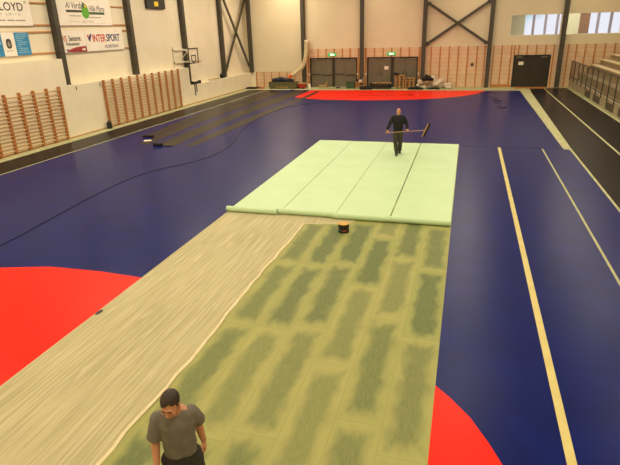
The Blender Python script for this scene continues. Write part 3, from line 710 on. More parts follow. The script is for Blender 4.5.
for i in range(12):
    a = 2*PI*i/12
    nt.tube([(bx+.33+.22*math.cos(a), .22*math.sin(a), .25), (bx+.33+.15*math.cos(a+.26), .15*math.sin(a+.26), .02), (bx+.33+.12*math.cos(a), .12*math.sin(a), -.15)], .005, 4)
nt.build('net', M['white'], t)
MB().bar((-.28, -.55, 1.0), (bx-.02, -.4, .95), .05, .05).bar((-.28, .55, 1.0), (bx-.02, .4, .95), .05, .05).bar((-.28, -.55, .2), (bx-.02, -.4, .25), .05, .05).bar((-.28, .55, .2), (bx-.02, .4, .25), .05, .05).bar((-.1, -.55, .2), (bx-.1, -.42, .95), .035, .035).bar((-.1, .55, .95), (bx-.1, .42, .22), .035, .035).build('support_arm', M['whitesteel'], t)
MB().box(-.3, -.24, -.8, .8, .95, 1.05).box(-.3, -.24, -.8, .8, .15, .25).box(-.3, -.24, -.8, -.72, -.2, 1.2).build('wall_rail', M['whitesteel'], t)

# things on the ledge under the hoop
t = thing('winch', (XL+.02, 34.3, 1.26), 'black winch with hanging straps on the low padded wall under the hoop', 'winch')
MB().rings([[(.0+.09*math.cos(2*PI*k/14)-.12, y, .1+.09*math.sin(2*PI*k/14)) for k in range(14)] for y in (-.45, .55)]).build('drum', M['black'], t)
MB().box(-.22, -.02, -.5, -.45, 0, .22).box(-.22, -.02, .55, .6, 0, .22).build('side_plate', M['black'], t)
MB().box(-.02, .03, -.45, -.4, -.75, .1).build('strap', M['black'], t); MB().box(-.02, .03, -.2, -.16, -.55, .1).build('strap', M['black'], t)
t = thing('folded_net_bag', (XL-.2, 37.7, 1.26), 'pale bag lying on top of the low padded wall', 'bag')
b = MB(); rr = random.Random(4)
for i in range(7): b.ell((rr.uniform(-.03, .03), -.85+.22*i, .09), (.13, .25, .1+.03*rr.random()))
obj_from(bake(b, .025, 2), 'bag_body', M['hose'], t)
t = thing('black_satchel', (XL-.18, 38.8, 1.26), 'black bag beside the pale bag on the low padded wall', 'bag')
b = MB(); b.ell((0, 0, .16), (.14, .32, .17)).ell((0, .25, .1), (.14, .25, .1)).ell((0, -.1, .25), (.1, .2, .1))
obj_from(bake(b, .02, 2), 'bag_body', M['blackcloth'], t)
MB().tube([(0, .2*math.cos(a), .28+.14*math.sin(a)) for a in [PI*i/10 for i in range(11)]], .018, 6).build('handle', M['blackcloth'], t)
# black canister by the wall bars
t = thing('canister', (-18.1, 23.7, 0), 'small black canister by the foot of the long wall bars', 'canister')
MB().lathe([(.05, 0), (.13, 0), (.135, .02), (.135, .3), (.11, .34), (.06, .36), (.06, .42), (.03, .42)], n=20).build('body', M['black'], t)
MB().tube([(.0, -.09, .34), (0, -.08, .46), (0, .08, .46), (0, .09, .34)], .012, 6).build('handle', M['tin'], t)

# ------------------------------------------------------------------ things along the far wall
def blob(name, loc, parts, m, label, cat, voxel=.03, group=None, sm=2, jit=0, seed=1):
    b = MB(); rr = random.Random(seed)
    for c, r in parts:
        R = Matrix.Rotation(rr.uniform(0, 3), 3, 'Z') if jit else None
        b.ell(c, r, R)
    me = bake(b, voxel, sm)
    if jit:
        for v in me.vertices:
            p = v.co; k = math.sin(p.x*23+p.y*11)*math.sin(p.y*19-p.z*17+seed)*math.sin(p.z*21+p.x*9)
            v.co = p + v.normal*k*jit
            if v.co.z < 0: v.co.z = 0
        me.update()
    o = obj_from(me, name, m); o.location = loc
    return tag(o, label, cat, group)
t = thing('storage_chest', (-14.98, 43.45, 0), 'long low olive chest against the end wall', 'chest')
MB().box(-1.25, 1.25, -.4, .4, .06, .5).build('body', M['olive'], t, bevel=.015)
MB().box(-1.28, 1.28, -.43, .43, .5, .55).build('lid', M['olive'], t, bevel=.01)
MB().box(-1.15, -.95, -.35, .35, 0, .06).box(.95, 1.15, -.35, .35, 0, .06).build('foot', M['frame_dark'], t)
MB().box(-.6, .5, -.42, -.4, .1, .15).build('front_slot', M['yellowwood'], t)
blob('tarpaulin', (-15.0, 43.45, .55), [((-.75, 0, .12), (.3, .3, .18)), ((-.45, 0, .16), (.3, .28, .2)), ((-.15, 0, .2), (.3, .25, .2)), ((.15, 0, .14), (.3, .28, .16)), ((.5, 0, .12), (.3, .26, .16)), ((.7, 0, .1), (.22, .2, .14))], M['navycloth'], 'crumpled navy tarpaulin heaped on the olive chest', 'tarpaulin', jit=.03)
for x, y, z, rz, lab in ((-17.85, 43.1, 0, .05, 'flat black board on the floor in the far left corner'), (-17.75, 43.25, .06, -.06, 'second flat black board lying on top in the far left corner')):
    tag(MB().box(-.5, .5, -.3, .3, 0, .055).build('flat_board', M['black'], loc=(x, y, z), rotz=rz), lab, 'board')
tag(MB().box(-.25, .25, -.1, .1, 0, .08).build('red_bar', M['redplastic'], loc=(-17.0, 43.3, 0)) , 'short red bar lying by the black boards in the far left corner', 'bar')
# hose
hp = catmull([(-12.98, 43.95, 3.72), (-13.02, 43.9, 3.1), (-13.1, 43.8, 2.4), (-13.35, 43.7, 1.75), (-13.85, 43.4, 1.3), (-14.2, 43.2, 1.06)], 6)
t = thing('fabric_hose', (-13.0, 43.95, 3.75), 'cream fabric hose sagging from a column down to the olive chest', 'hose')
MB().tube([Vector(p)-Vector((-13.0, 43.95, 3.75)) for p in hp], [.2-.06*i/len(hp)+.012*math.sin(i*2.1) for i in range(len(hp))], 12).build('hose_tube', M['hose'], t, smooth=True)
p = Vector(hp[-1])-Vector((-13.0, 43.95, 3.75))
MB().tube([p+Vector((.06, 0, .04)), p, p+Vector((-.25, -.02, -.14))], .14, 12).build('cuff', M['orange'], t)
MB().box(-.16, .16, -.1, .26, -.02, .08).build('bracket', M['whitesteel'], t)
# red machine
t = thing('red_toolbox', (-13.32, 43.3, 0), 'red machine with a yellowish board on top at the foot of the hose', 'machine')
MB().box(-.3, .3, -.2, .2, .06, .36).build('body', M['redplastic'], t, bevel=.04)
MB().box(-.34, .42, -.25, .25, .4, .46).build('top_board', M['yellowwood'], t)
MB().box(-.26, .26, -.15, .15, .34, .4).build('neck', M['black'], t)
for x in (-.2, .2):
    MB().rings([[(x+.08*math.cos(2*PI*k/14), y, .08+.08*math.sin(2*PI*k/14)) for k in range(14)] for y in (-.24, -.18)]).build('wheel', M['black'], t)
t = thing('white_canister', (-12.7, 43.4, 0), 'small whitish canister left of the grey doors', 'canister')
MB().lathe([(.05, 0), (.12, 0), (.12, .3), (.06, .38), (.06, .42), (.03, .42)], n=16).build('body', M['whitesteel'], t); MB().lathe([(.02, .42), (.065, .42), (.065, .47), (.02, .47)], n=14).build('cap', M['redplastic'], t)
# low wooden chair in front of door 1
t = thing('low_chair', (-11.45, 43.5, 0), 'small brown low chair before the left grey doors', 'chair')
MB().box(-.4, .22, -.2, .2, .2, .26).build('seat', M['yellowwood'], t)
for x, y in ((-.36, -.16), (-.36, .16), (.18, -.16), (.18, .16)): MB().box(x-.03, x+.03, y-.03, y+.03, 0, .2).build('leg', M['yellowwood'], t)
MB().bar((.18, 0, .26), (.26, 0, .52), .36, .05, (1, 0, 0)).build('backrest', M['yellowwood'], t)
t = thing('hand_tool', (-10.2, 43.2, 0), 'small black hand tool on a plank before the left grey doors', 'tool')
MB().box(-.16, .2, -.06, .06, .05, .13).box(-.05, .0, -.05, .05, .0, .06).build('body', M['black'], t); MB().box(.2, .32, -.04, .04, .02, .1).build('nose', M['tin'], t)
tag(MB().box(-.35, .35, -.12, .12, 0, .04).build('wood_scrap', M['plank'], loc=(-10.75, 43.2, 0)), 'short raw wooden plank beside the black hand tool', 'plank')
tag(MB().box(-.22, .22, -.1, .1, 0, .05).build('wood_scrap', M['plank'], loc=(-9.78, 43.35, 0)), 'short raw wooden plank between hand tool and green crate', 'plank')
t = thing('green_crate', (-9.15, 43.45, 0), 'dark green plastic crate before the left grey doors', 'crate')
MB().box(-.33, .33, -.25, -.22, 0, .52).box(-.33, .33, .22, .25, 0, .52).box(-.33, -.3, -.22, .22, 0, .52).box(.3, .33, -.22, .22, 0, .52).box(-.3, .3, -.22, .22, 0, .03).build('shell', M['greenbox'], t)
MB().box(-.36, .36, -.28, -.25, .46, .52).build('rim', M['greenbox'], t); MB().box(-.36, .36, .25, .28, .46, .52).build('rim', M['greenbox'], t); MB().box(-.3, .3, -.22, .22, .03, .4).build('contents', M['black'], t)
# trestle stool with small boxes by the column between the doors
t = thing('trestle', (-8.36, 43.5, 0), 'wooden trestle between the two grey doors', 'trestle')
MB().box(-.4, .4, -.2, .2, .46, .52).build('top', M['wood'], t)
for x, y in ((-.35, -.16), (-.35, .16), (.35, -.16), (.35, .16)): MB().box(x-.03, x+.03, y-.03, y+.03, 0, .46).build('leg', M['wood'], t)
MB().box(-.35, .35, -.02, .02, .2, .26).build('stretcher', M['wood'], t)
for x, w, h, m, lab in ((-.26, .18, .2, 'black', 'black box on the left end of the trestle'), (.0, .22, .14, 'whitesteel', 'whitish box on the middle of the trestle'), (.26, .2, .24, 'tin', 'grey tin on the right end of the trestle')):
    tt = thing('small_box', (-8.36+x, 43.5, .52), lab, 'box'); MB().box(-w/2, w/2, -.1, .1, 0, h).build('body', M[m], tt, bevel=.01); MB().box(-w/2-.008, w/2+.008, -.108, .108, h, h+.03).build('lid', M[m], tt)
# bundled black rolls with tan ends
k = 0
for row, (n, z, x0) in enumerate(((8, 0, -7.6), (7, .2, -7.48))):
    for i in range(n):
        x = x0+i*.235
        t = thing('bundled_roll', (x, 43.35, z), ('black roll with tan end in the bottom layer of the low black pile' if row == 0 else 'black roll with tan end in the upper layer of the low black pile'), 'roll', 'black rolls in the bottom layer' if row == 0 else 'black rolls in the upper layer')
        MB().rings([[(.112*math.cos(2*PI*j/14), y, .112+.112*math.sin(2*PI*j/14)) for j in range(14)] for y in (-.35, .35)]).build('roll_body', M['blackcloth'], t)
        MB().rings([[(.03*math.cos(2*PI*j/12), y, .112+.03*math.sin(2*PI*j/12)) for j in range(12)] for y in (-.36, .36)]).build('core', M['plank'], t)
for x, w, lab in ((-7.05, .5, 'tan board on the left of the pile of black rolls'), (-6.25, .95, 'tan board on the right of the pile of black rolls')):
    tag(MB().box(-w/2, w/2, -.3, .3, 0, .05).build('tan_board', M['plank'], loc=(x, 43.35, .425), rotz=.03), lab, 'board')
blob('black_sack', (-7.75, 42.68, 0), [((-.3, 0, .1), (.25, .2, .15)), ((.05, 0, .12), (.3, .2, .16)), ((.35, .0, .08), (.25, .18, .12))], M['blackcloth'], 'black sack on the floor before the pile of black rolls', 'sack', jit=.02)
# pallets
def pallet(label, group):
    t = thing('pallet', (0, 0, 0), label, 'pallet', group)
    for y in (-.34, 0, .34): MB().box(-.42, .42, y-.05, y+.05, 0, .022).build('bottom_board', M['plank'], t)
    for x in (-.37, 0, .37):
        for y in (-.34, 0, .34): MB().box(x-.06, x+.06, y-.05, y+.05, .022, .1).build('block', M['plank'], t)
    for x in (-.37, 0, .37): MB().box(x-.05, x+.05, -.4, .4, .1, .122).build('stringer_board', M['plank'], t)
    for i in range(6): MB().box(-.42, .42, -.4+i*.14, -.29+i*.14, .122, .144).build('deck_board', M['plank'], t)
    return t
proto = None
for sx, n, nm in ((-5.12, 5, 'taller'), (-4.33, 4, 'lower')):
    for i in range(n):
        lab = 'wooden pallet in the %s of the two pallet stacks' % nm if 0 < i < n-1 else ('wooden pallet on top of the %s pallet stack' % nm if i else 'wooden pallet at the bottom of the %s pallet stack' % nm)
        if proto is None: proto = t = pallet(lab, 'pallets in the stacks')
        else: t = copy_tree(proto)
        t['label'] = lab; t['group'] = 'pallets in the %s stack' % nm
        t.location = (sx, 43.5, i*.208); t.rotation_euler = (0, 0, .03*math.sin(i*2.3+sx)); t.scale = (.86, .86, 1.43)
blob('black_bundle', (-5.35, 43.35, 1.04), [((-.15, 0, .08), (.16, .15, .14)), ((.06, 0, .06), (.14, .15, .1))], M['blackcloth'], 'small black bundle on top of the taller pallet stack', 'bundle', jit=.015)
# plastic heap
hp = []; rr = random.Random(11)
for i in range(34):
    x = rr.uniform(-1.1, 1.3); h = (.74*(1-(x/1.5)**2)+.12)
    hp.append(((x, rr.uniform(-.3, .3), rr.uniform(.08, h)), (rr.uniform(.16, .36), rr.uniform(.15, .3), rr.uniform(.1, .22))))
blob('plastic_sheeting', (-2.6, 43.5, 0), hp, M['plastic'], 'heap of crumpled pale plastic sheeting before the slatted wall', 'plastic sheeting', voxel=.035, jit=.05, seed=5)
blob('black_bag', (-2.98, 43.05, .64), [((-.15, 0, .14), (.3, .22, .2)), ((.15, 0, .18), (.22, .2, .2)), ((-.05, .0, .32), (.16, .14, .16)), ((.35, 0, .08), (.18, .16, .12))], M['blackcloth'], 'black bag lying on the heap of pale plastic', 'bag', jit=.03)
blob('black_scraps', (-3.75, 42.75, 0), [((-.4, 0, .08), (.3, .15, .12)), ((0, 0, .1), (.3, .18, .14)), ((.35, .03, .07), (.25, .15, .1))], M['blackcloth'], 'black scraps on the floor left of the pale plastic heap', 'scraps', jit=.02)
blob('dark_scraps', (-2.2, 42.95, 0), [((-.4, 0, .05), (.3, .12, .08)), ((0, 0, .06), (.3, .12, .09))], M['blackcloth'], 'dark scraps on the floor along the front of the plastic heap', 'scraps', jit=.02)

# ------------------------------------------------------------------ spectator stand on the right
st = thing('spectator_stand', (7.5, 44.5, 0), 'stepped spectator stand with pale front along the right wall', 'stand')
ST = MB(); Y0, Y1 = -45.5, 0
ST.box(0, .08, Y0, Y1, 0, .64).build('front_panel', M['standwall'], st)
MB().box(-.06, .0, Y0, Y1, 0, .07).build('kick_rail', M['pale_line'], st)
x = .08; z = .62; k = 0
for x0, x1, z1 in ((.08, .55, .62), (.55, 1.06, 1.1), (1.06, 1.66, 1.46), (1.66, 2.30, 1.79), (2.30, 2.95, 2.13), (2.95, 3.6, 2.46), (3.6, 4.3, 2.8), (4.3, 5.22, 3.1)):
    MB().box(x0, x1, Y0, Y1-.02, 0, z1-.04).build('riser_step', M['standwall'] if z1 > 1 else M['standwall'], st)
    if z1 > 1.2:
        MB().box(x0+.02, x0+.38, Y0, Y1-.92, z1-.04, z1+.22).build('bench_front', M['bench_side'], st)
        MB().box(x0-.04, x0+.42, Y0, Y1-.9, z1+.22, z1+.28).build('seat_board', M['bench'], st)
for k, (a, b) in enumerate(((38.45, 36.8), (35.95, 34.15), (32.65, 30.85), (29.9, 28.2), (27.3, 25.6))):
    MB().box(-.015, 0, b-44.5, a-44.5, .1, .5).build('vent_grille', M['vent'], st)
rl = thing('railing', (7.49, 44.5, .65), 'dark steel railing with smoked panels on the front of the spectator stand', 'railing')
N = 20; pitch = 1.5
MB().box(-.025, .025, -30, -.05, 1.24, 1.29).build('top_rail', M['steel'], rl)
MB().box(-.02, .02, -30, -.05, .08, .12).build('bottom_rail', M['steel'], rl)
for i in range(N):
    y = -.08-i*pitch
    MB().box(-.05, .0, y-.03, y+.03, -.12, 1.24).build('post', M['steel'], rl)
    if i < N-1: MB().box(-.006, .006, y-pitch+.03, y-.05, .12, 1.24).build('infill_panel', M['smoke'], rl)

# ------------------------------------------------------------------ people
def limb(mb, pts, rad, n=16):
    """tapering limb with rounded joints; subdivided smoothly between the joints"""
    P = catmull([tuple(p) for p in pts], 5) if len(pts) > 2 else [tuple(Vector(pts[0]).lerp(Vector(pts[1]), k/5)) for k in range(6)]
    R = []
    k = 5
    for i in range(len(P)):
        f = i/(len(P)-1)*(len(rad)-1); a = int(min(f, len(rad)-2)); R.append(rad[a]+(rad[a+1]-rad[a])*(f-a))
    mb.tube(P, R, n)
    mb.ell(P[0], (R[0],)*3, nu=12, nv=8); mb.ell(P[-1], (R[-1],)*3, nu=12, nv=8)
def torso_rings(mb, rows, n=28, e=.85):
    """rows: (cx, cy, cz, rx, ry, tilt) - rounded box sections stacked upward"""
    rs = []
    for cx, cy, cz, rx, ry, t in rows:
        r = []
        for k in range(n):
            a = 2*PI*k/n; c, s_ = math.cos(a), math.sin(a)
            x = rx*math.copysign(abs(c)**e, c); y = ry*math.copysign(abs(s_)**e, s_)
            r.append((cx+x, cy+y*math.cos(t), cz+y*math.sin(t)))
        rs.append(r)
    mb.rings(rs)
def hand(mb, W, d, nrm, side, curl, r=.0085, length=.092):
    """palm, four unequal bent fingers, thumb from the side of the palm. d = finger direction, nrm = palm direction, side = thumb side"""
    W = Vector(W); d = Vector(d).normalized(); nrm = Vector(nrm); nrm = (nrm-d*nrm.dot(d)).normalized(); s = Vector(side); s = (s-d*s.dot(d)-nrm*s.dot(nrm)).normalized()
    rs = []
    for t, hw, th in ((0, .026, .019), (.25, .032, .019), (.6, .039, .017), (1, .041, .013)):
        c = W+d*length*t
        rs.append([tuple(c+s*hw*math.cos(2*PI*k/14)+nrm*th*math.sin(2*PI*k/14)) for k in range(14)])
    mb.rings(rs)
    for i, L in enumerate((.072, .080, .075, .058)):
        b = W+d*length*.93+s*(.030-.020*i); a = curl*.45; p = b-d*.015; pts = [p, b]
        for seg, fr in enumerate((.45, .31, .24)):
            a += curl*(.55, .9, .6)[seg]
            b = b+(d*math.cos(a)+nrm*math.sin(a))*L*fr; pts.append(b)
        for k in range(len(pts)-1):
            mb.tube([pts[k], pts[k+1]], [r*(1.05-.06*k), r*(1-.06*k)], 10); mb.ell(pts[k+1], (r*(1-.06*k),)*3, nu=10, nv=6)
    b = W+d*.022+s*.022+nrm*.008; p1 = b+(d*.6+s*.62+nrm*.45).normalized()*.042; p2 = p1+(d*.75+s*.1+nrm*.6).normalized()*.032; p3 = p2+(d*.8-s*.25+nrm*.6).normalized()*.024
    mb.tube([b, p1], [.016, .012], 10); mb.tube([p1, p2], [.0115, .0105], 10); mb.tube([p2, p3], [.0105, .008], 10)
    for p, q in ((p1, .0118), (p2, .0106), (p3, .008)): mb.ell(p, (q,)*3, nu=10, nv=6)

def head_shapes(mb, H):
    """H: matrix of the head frame, face towards -y, origin between the ears at eye height"""
    R = H.to_3x3()
    e = lambda c, r, rot=None: mb.ell(H @ Vector(c), r, R @ rot if rot else R, nu=24, nv=16)
    e((0, .012, .035), (.074, .093, .082))            # cranium
    e((0, -.03, -.01), (.066, .062, .085))            # face
    e((0, -.042, -.07), (.052, .05, .045))            # jaw
    e((0, -.078, -.094), (.022, .018, .02))           # chin
    e((0, -.078, .022), (.052, .018, .014))           # brow ridge
    for sx in (-1, 1):
        e((sx*.04, -.068, -.028), (.024, .022, .022))   # cheek bone
        e((sx*.031, -.081, -.004), (.015, .01, .008))   # eyelid
        e((sx*.077, .006, -.012), (.009, .02, .033), Matrix.Rotation(sx*.35, 3, 'Z'))  # ear
        e((sx*.079, .0, -.036), (.007, .010, .012))
        e((sx*.012, -.102, -.036), (.009, .011, .008))  # nostril wing
    nose = [H @ Vector(p) for p in ((0, -.084, .016), (0, -.096, -.008), (0, -.112, -.032))]
    mb.tube(nose, [.010, .011, .013], 12); mb.ell(nose[-1], (.013,)*3, nu=12, nv=8)
    e((0, -.088, -.062), (.024, .011, .007)); e((0, -.087, -.072), (.021, .011, .007))   # lips

def extract(me, keep, off, name, m, parent, thick=.004):
    """part of a surface lifted off along its normals with an outer and inner skin (hair, brows)"""
    mb = MB(); idx = {}
    faces = [p.vertices[:] for p in me.polygons if keep(p.center)]
    used = sorted({i for f in faces for i in f}); n = len(used)
    idx = {v: i for i, v in enumerate(used)}
    vs = [me.vertices[v].co+me.vertices[v].normal*off for v in used]+[me.vertices[v].co-me.vertices[v].normal*thick for v in used]
    fs = [tuple(idx[v] for v in f) for f in faces]; fs2 = [tuple(idx[v]+n for v in reversed(f)) for f in faces]
    ed = {}
    for f in fs:
        for i in range(len(f)):
            ed[(f[i], f[(i+1) % len(f)])] = 1
    rim = [(b, a, a+n, b+n) for (a, b) in ed if (b, a) not in ed]
    mb.add(vs, fs+fs2+rim)
    return mb.build(name, m, parent, smooth=True)

def person(loc, rotz, label, P):
    root = thing('person', loc, label, 'person', rotz=rotz)
    vox = P['voxel']
    H = Matrix.Translation(P['head']) @ Matrix.Rotation(P['head_yaw'], 4, 'Z') @ Matrix.Rotation(P['head_pitch'], 4, 'X') @ Matrix.Rotation(P.get('head_roll', 0), 4, 'Y')
    # body: one continuous surface
    b = MB(); torso_rings(b, P['torso']); head_shapes(b, H)
    limb(b, [P['neck'], H @ Vector((0, .02, -.06)), H @ Vector((0, .015, -.02))], [.064, .056, .054])
    for s in (0, 1):
        sh, el, wr = P['arms'][s]
        limb(b, [sh, Vector(sh).lerp(Vector(el), .5), el, Vector(el).lerp(Vector(wr), .4), wr], [.056, .051, .042, .040, .027])
        h = P['hands'][s]; hand(b, wr, h[0], h[1], h[2], h[3])
        hip, kn, an, toe = P['legs'][s]
        limb(b, [hip, Vector(hip).lerp(Vector(kn), .5), kn, Vector(kn).lerp(Vector(an), .35), an], [.085, .078, .056, .055, .04])
        limb(b, [an, Vector(an).lerp(Vector(toe), .3)+Vector((0, 0, -.025)), Vector(an).lerp(Vector(toe), .7)+Vector((0, 0, -.02))], [.034, .024, .014])
    me = bake(b, vox, 2)
    body = obj_from(me, 'body', M[P['skin']], root)
    Hi = H.inverted()
    if P['hair'] == 'short':
        def hk(c):
            p = Hi @ c
            if p.z < -.075 or p.z > .2 or p.length > .2: return False
            if abs(p.x) > .069 and -.05 < p.z < .022 and -.022 < p.y < .03: return False
            line = .074+.012*math.sin(p.x*45)+ (.0 if abs(p.x) < .035 else -.02)
            if p.y < -.022: return p.z > line and p.z > -p.y*.0+line
            if p.y < .012: return p.z > -.012 + ( .0 if p.y > -.01 else .03)
            return p.z > -.07
        extract(me, hk, .009, 'hair', M['hair'], root)
    else:
        extract(me, lambda c: (lambda p: p.length < .2 and p.y > .03 and -.06 < p.z < .012)(Hi @ c), .002, 'hair', M['tin'], root)
    for sx in (-1, 1):
        ey = MB(); ey.ell(H @ Vector((sx*.031, -.0875, -.006)), (.0105, .0045, .0028), H.to_3x3(), nu=12, nv=8); ey.build('eye', M['eye'], root, smooth=True)
        br = MB(); br.tube([H @ Vector((sx*q, y, z)) for q, y, z in ((.012, -.0975, .018), (.028, -.096, .024), (.046, -.083, .018))], [.0045, .005, .0025], 8); br.build('eyebrow', M['hair'], root, smooth=True)
    mo = MB(); mo.ell(H @ Vector((0, -.0965, -.067)), (.02, .004, .0035), H.to_3x3(), nu=14, nv=8); mo.build('mouth', M['lip'], root, smooth=True)
    # upper garment
    g = MB(); torso_rings(g, P['shirt_rings'])
    for s in (0, 1):
        sl = P['sleeves'][s]
        limb(g, sl[0], sl[1]) if P['long'] else (g.tube(catmull([tuple(p) for p in sl[0]], 4), [sl[1][0]+(sl[1][1]-sl[1][0])*k/(4*(len(sl[0])-1)) for k in range(4*(len(sl[0])-1)+1)], 18), g.ell(sl[0][0], (sl[1][0],)*3))
    gm = bake(g, vox*1.2, 2)
    # cloth folds
    for v in gm.vertices:
        c = v.co; k = math.sin(c.z*34+c.x*13+1.5*math.sin(c.x*9))*math.sin(c.x*21-c.z*8+c.y*15)
        low = max(0, min(1, (P['hem']+.42-c.z)/.3)); v.co = c+v.normal*k*.0055*(.35+.65*low)
    gm.update(); obj_from(gm, P['upper'], M[P['upper_m']], root)
    col = MB(); cy = P['collar']; ring = []
    cc = Vector(cy[0]); N = 24
    col.tube([cc+Vector((cy[1]*math.cos(a), cy[2]*math.sin(a), cy[3]*math.sin(a))) for a in [2*PI*k/N for k in range(N+1)]], .009, 8)
    col.build('neckband', M[P['upper_m']], root, smooth=True)
    # trousers
    tr = MB(); torso_rings(tr, P['waist_rings'])
    for s in (0, 1):
        hip, kn, an, toe = P['legs'][s]
        k2 = Vector(an)+Vector((0, 0, -.005))
        pts = [hip, Vector(hip).lerp(Vector(kn), .5), kn, Vector(kn).lerp(k2, .5), k2]
        limb(tr, pts, [.105, .1, .084, .08, .07])
        if P.get('pockets'):
            q = Vector(hip).lerp(Vector(kn), .75); sg = -1 if s == 0 else 1
            tr.box(q.x+sg*.055-.035, q.x+sg*.055+.035, q.y-.07, q.y+.07, q.z-.1, q.z+.1)
    tm = bake(tr, vox*1.2, 2)
    for v in tm.vertices:
        c = v.co; v.co = c+v.normal*.005*math.sin(c.z*38+c.x*25)*math.sin(c.y*30+c.z*12)
    tm.update(); obj_from(tm, 'trousers', M[P['lower_m']], root)
    bl = MB(); w = P['belt']; bl.rings([[(w[0][0]+(w[1]+d)*math.cos(2*PI*k/28), w[0][1]+(w[2]+d)*math.sin(2*PI*k/28), w[0][2]+z) for k in range(28)] for d, z in ((-.006, -.018), (.004, -.018), (.004, .018), (-.006, .018))]); bl.build('belt', M['black'], root)
    for s in (0, 1):
        an, toe = Vector(P['legs'][s][2]), Vector(P['legs'][s][3])
        sh = MB(); f = (toe-an); f.z = 0; f.normalize(); sd = Vector((f.y, -f.x, 0)); z0 = P['sole'][s]
        base = Vector((an.x, an.y, 0)); rs = []
        for t, hw, h in ((-.07, .030, .06), (-.055, .036, .085), (0, .042, .095), (.06, .043, .078), (.12, .048, .055), (.17, .044, .045), (.2, .028, .03)):
            c = base+f*t; r = []
            for k in range(14):
                a = 2*PI*k/14; r.append(tuple(c+sd*hw*math.cos(a)+Vector((0, 0, z0+h*.5+h*.5*math.copysign(abs(math.sin(a))**.7, math.sin(a))))))
            rs.append(r)
        sh.rings(rs)
        o = obj_from(bake(sh, .009, 2), 'shoe', M['shoe'], root)
        so = MB(); so.prism([tuple((base+f*t+sd*hw)[:2]) for t, hw in ((-.072, .03), (-.03, .043), (.05, .042), (.12, .05), (.18, .042), (.205, .02), (.205, -.02), (.18, -.042), (.12, -.05), (.05, -.042), (-.03, -.043), (-.072, -.03))], z0, z0+.018); so.build('sole', M['black'], o)
    return root

# near man, standing, head bowed, grey T-shirt
V = Vector
P1 = dict(voxel=.007, skin='skin', hair='short', long=False, hem=.97,
    head=V((-.02, -.13, 1.625)), head_yaw=-.42, head_pitch=.42, head_roll=.06, neck=V((0, -.03, 1.43)),
    torso=[(0, .02, .86, 0.131, 0.093, 0), (0, .02, .95, 0.144, 0.102, 0), (0, .01, 1.06, 0.131, 0.093, 0), (0, 0, 1.2, 0.144, 0.098, 0), (0, -.005, 1.32, 0.157, 0.102, 0), (0, -.01, 1.41, 0.148, 0.084, 0), (0, -.02, 1.46, 0.110, 0.065, 0), (0, -.025, 1.49, 0.070, 0.056, 0)],
    arms=[(V((-.16, -.005, 1.4)), V((-.215, .03, 1.14)), V((-.225, -.07, .905))), (V((.145, -.005, 1.4)), V((.18, .11, 1.16)), V((.215, .12, .92)))],
    hands=[(V((0, -.25, -1)), V((1, .1, 0)), V((0, -1, 0)), .45), (V((.05, -.15, -1)), V((-1, .1, 0)), V((0, -1, 0)), .75)],
    legs=[(V((-.09, .02, .88)), V((-.11, .0, .48)), V((-.12, .04, .085)), V((-.14, -.1, .04))), (V((.09, .02, .88)), V((.12, -.02, .48)), V((.14, .02, .085)), V((.18, -.11, .04)))],
    shirt_rings=[(0, .015, .955, 0.155, 0.113, 0), (0, .015, 1.0, 0.153, 0.113, 0), (0, .0, 1.1, 0.150, 0.113, 0), (0, -.005, 1.22, 0.158, 0.116, 0), (0, -.01, 1.32, 0.171, 0.119, 0), (0, -.012, 1.39, 0.170, 0.107, 0), (0, -.018, 1.445, 0.126, 0.084, 0), (0, -.022, 1.475, 0.082, 0.065, 0)],
    sleeves=[([V((-.155, -.005, 1.39)), V((-.185, .0, 1.29)), V((-.215, .012, 1.17))], (.072, .072)), ([V((.135, -.005, 1.39)), V((.165, .03, 1.31)), V((.19, .07, 1.225))], (.072, .07))],
    upper='t_shirt', upper_m='shirt', lower_m='trousers', collar=(V((0, -.03, 1.468)), .076, .066, .018),
    waist_rings=[(0, .02, .80, 0.148, 0.112, 0), (0, .02, .9, 0.155, 0.116, 0), (0, .018, .985, 0.144, 0.107, 0)], belt=(V((0, .018, .985)), .148, .11), sole=(0, 0))
person((-2.31, 3.27, .006), .545, 'person in grey T-shirt and dark trousers, head bowed, standing on the near underlay', P1)

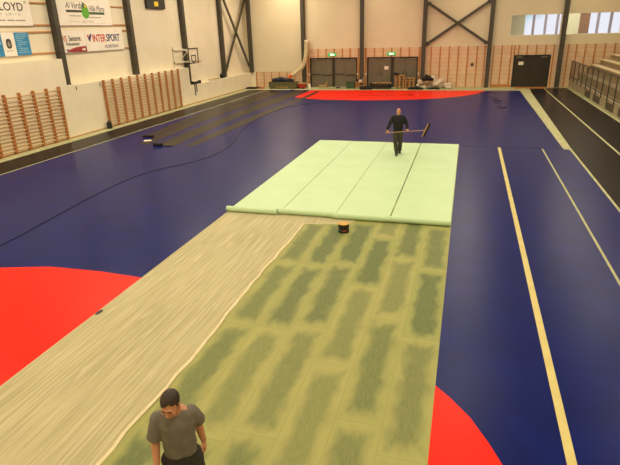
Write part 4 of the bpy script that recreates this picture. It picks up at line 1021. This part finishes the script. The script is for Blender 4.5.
# far man walking with a push broom
P2 = dict(voxel=.009, skin='skin2', hair='bald', long=True, hem=.92,
    head=V((0, -.06, 1.655)), head_yaw=-.12, head_pitch=.22, neck=V((0, 0, 1.46)),
    torso=[(0, .02, .86, .15, .10, 0), (0, .02, .95, .165, .115, 0), (0, 0, 1.08, .16, .115, 0), (0, 0, 1.2, .17, .115, 0), (0, 0, 1.34, .185, .115, 0), (0, 0, 1.44, .17, .09, 0), (0, 0, 1.49, .11, .07, 0), (0, -.01, 1.53, .065, .06, 0)],
    arms=[(V((-.19, .0, 1.43)), V((-.33, -.03, 1.17)), V((-.40, -.17, .985))), (V((.19, .0, 1.43)), V((.31, .02, 1.17)), V((.36, -.17, 1.03)))],
    hands=[(V((-.12, -.45, -1)), V((.5, .9, -.35)), V((1, -.2, 0)), 1.35), (V((.12, -.45, -1)), V((-.5, .9, -.35)), V((-1, -.2, 0)), 1.35)],
    legs=[(V((-.085, .01, .9)), V((-.085, -.06, .49)), V((-.03, -.10, .085)), V((-.03, -.24, .04))), (V((.085, .01, .9)), V((.095, .04, .49)), V((.075, .26, .12)), V((.085, .14, .06)))],
    shirt_rings=[(0, .01, .91, .172, .125, 0), (0, .01, .96, .18, .13, 0), (0, 0, 1.1, .195, .14, 0), (0, 0, 1.24, .205, .138, 0), (0, 0, 1.36, .212, .132, 0), (0, 0, 1.43, .2, .11, 0), (0, 0, 1.49, .135, .08, 0), (0, -.005, 1.52, .078, .068, 0)],
    sleeves=[([V((-.185, 0, 1.42)), V((-.27, -.015, 1.29)), V((-.33, -.03, 1.17)), V((-.365, -.1, 1.08)), V((-.39, -.155, 1.005))], [.084, .075, .064, .056, .045]), ([V((.185, 0, 1.42)), V((.26, .01, 1.29)), V((.31, .02, 1.17)), V((.335, -.08, 1.1)), V((.355, -.155, 1.045))], [.084, .075, .064, .056, .045])],
    upper='sweater', upper_m='sweater', lower_m='cargo', collar=(V((0, -.008, 1.518)), .072, .066, .01), pockets=True,
    waist_rings=[(0, .02, .80, .165, .12, 0), (0, .02, .9, .172, .125, 0), (0, .018, .96, .165, .12, 0)], belt=(V((0, .018, .955)), .165, .118), sole=(0, .03))
person((-2.36, 19.95, .013), .08, 'bald person in dark sweater walking on the pale green sheets, carrying a broom', P2)
# push broom held across the body
rz = .08; L0 = V((-2.36, 19.95, .013)); RZ = Matrix.Rotation(rz, 4, 'Z')
ha, hb = V((-.47, -.235, .885)), V((.98, -.20, .985))
hd = (hb-ha).normalized()
t = thing('push_broom', L0+(RZ @ ha).to_3d(), 'wide push broom with wooden handle held across the bald walker', 'broom', rotz=rz)
MB().tube([V((0, 0, 0)), hb-ha], .014, 10).build('handle', M['handle'], t)
hc = hb-ha+hd*.03; bd = V((.34, .03, .80)).normalized()
MB().bar(hc-bd*.26, hc+bd*.26, .05, .045, hd).build('head_block', M['handle'], t)
MB().bar(hc-bd*.265+hd*.055, hc+bd*.265+hd*.055, .06, .075, hd).build('bristles', M['bristle'], t)
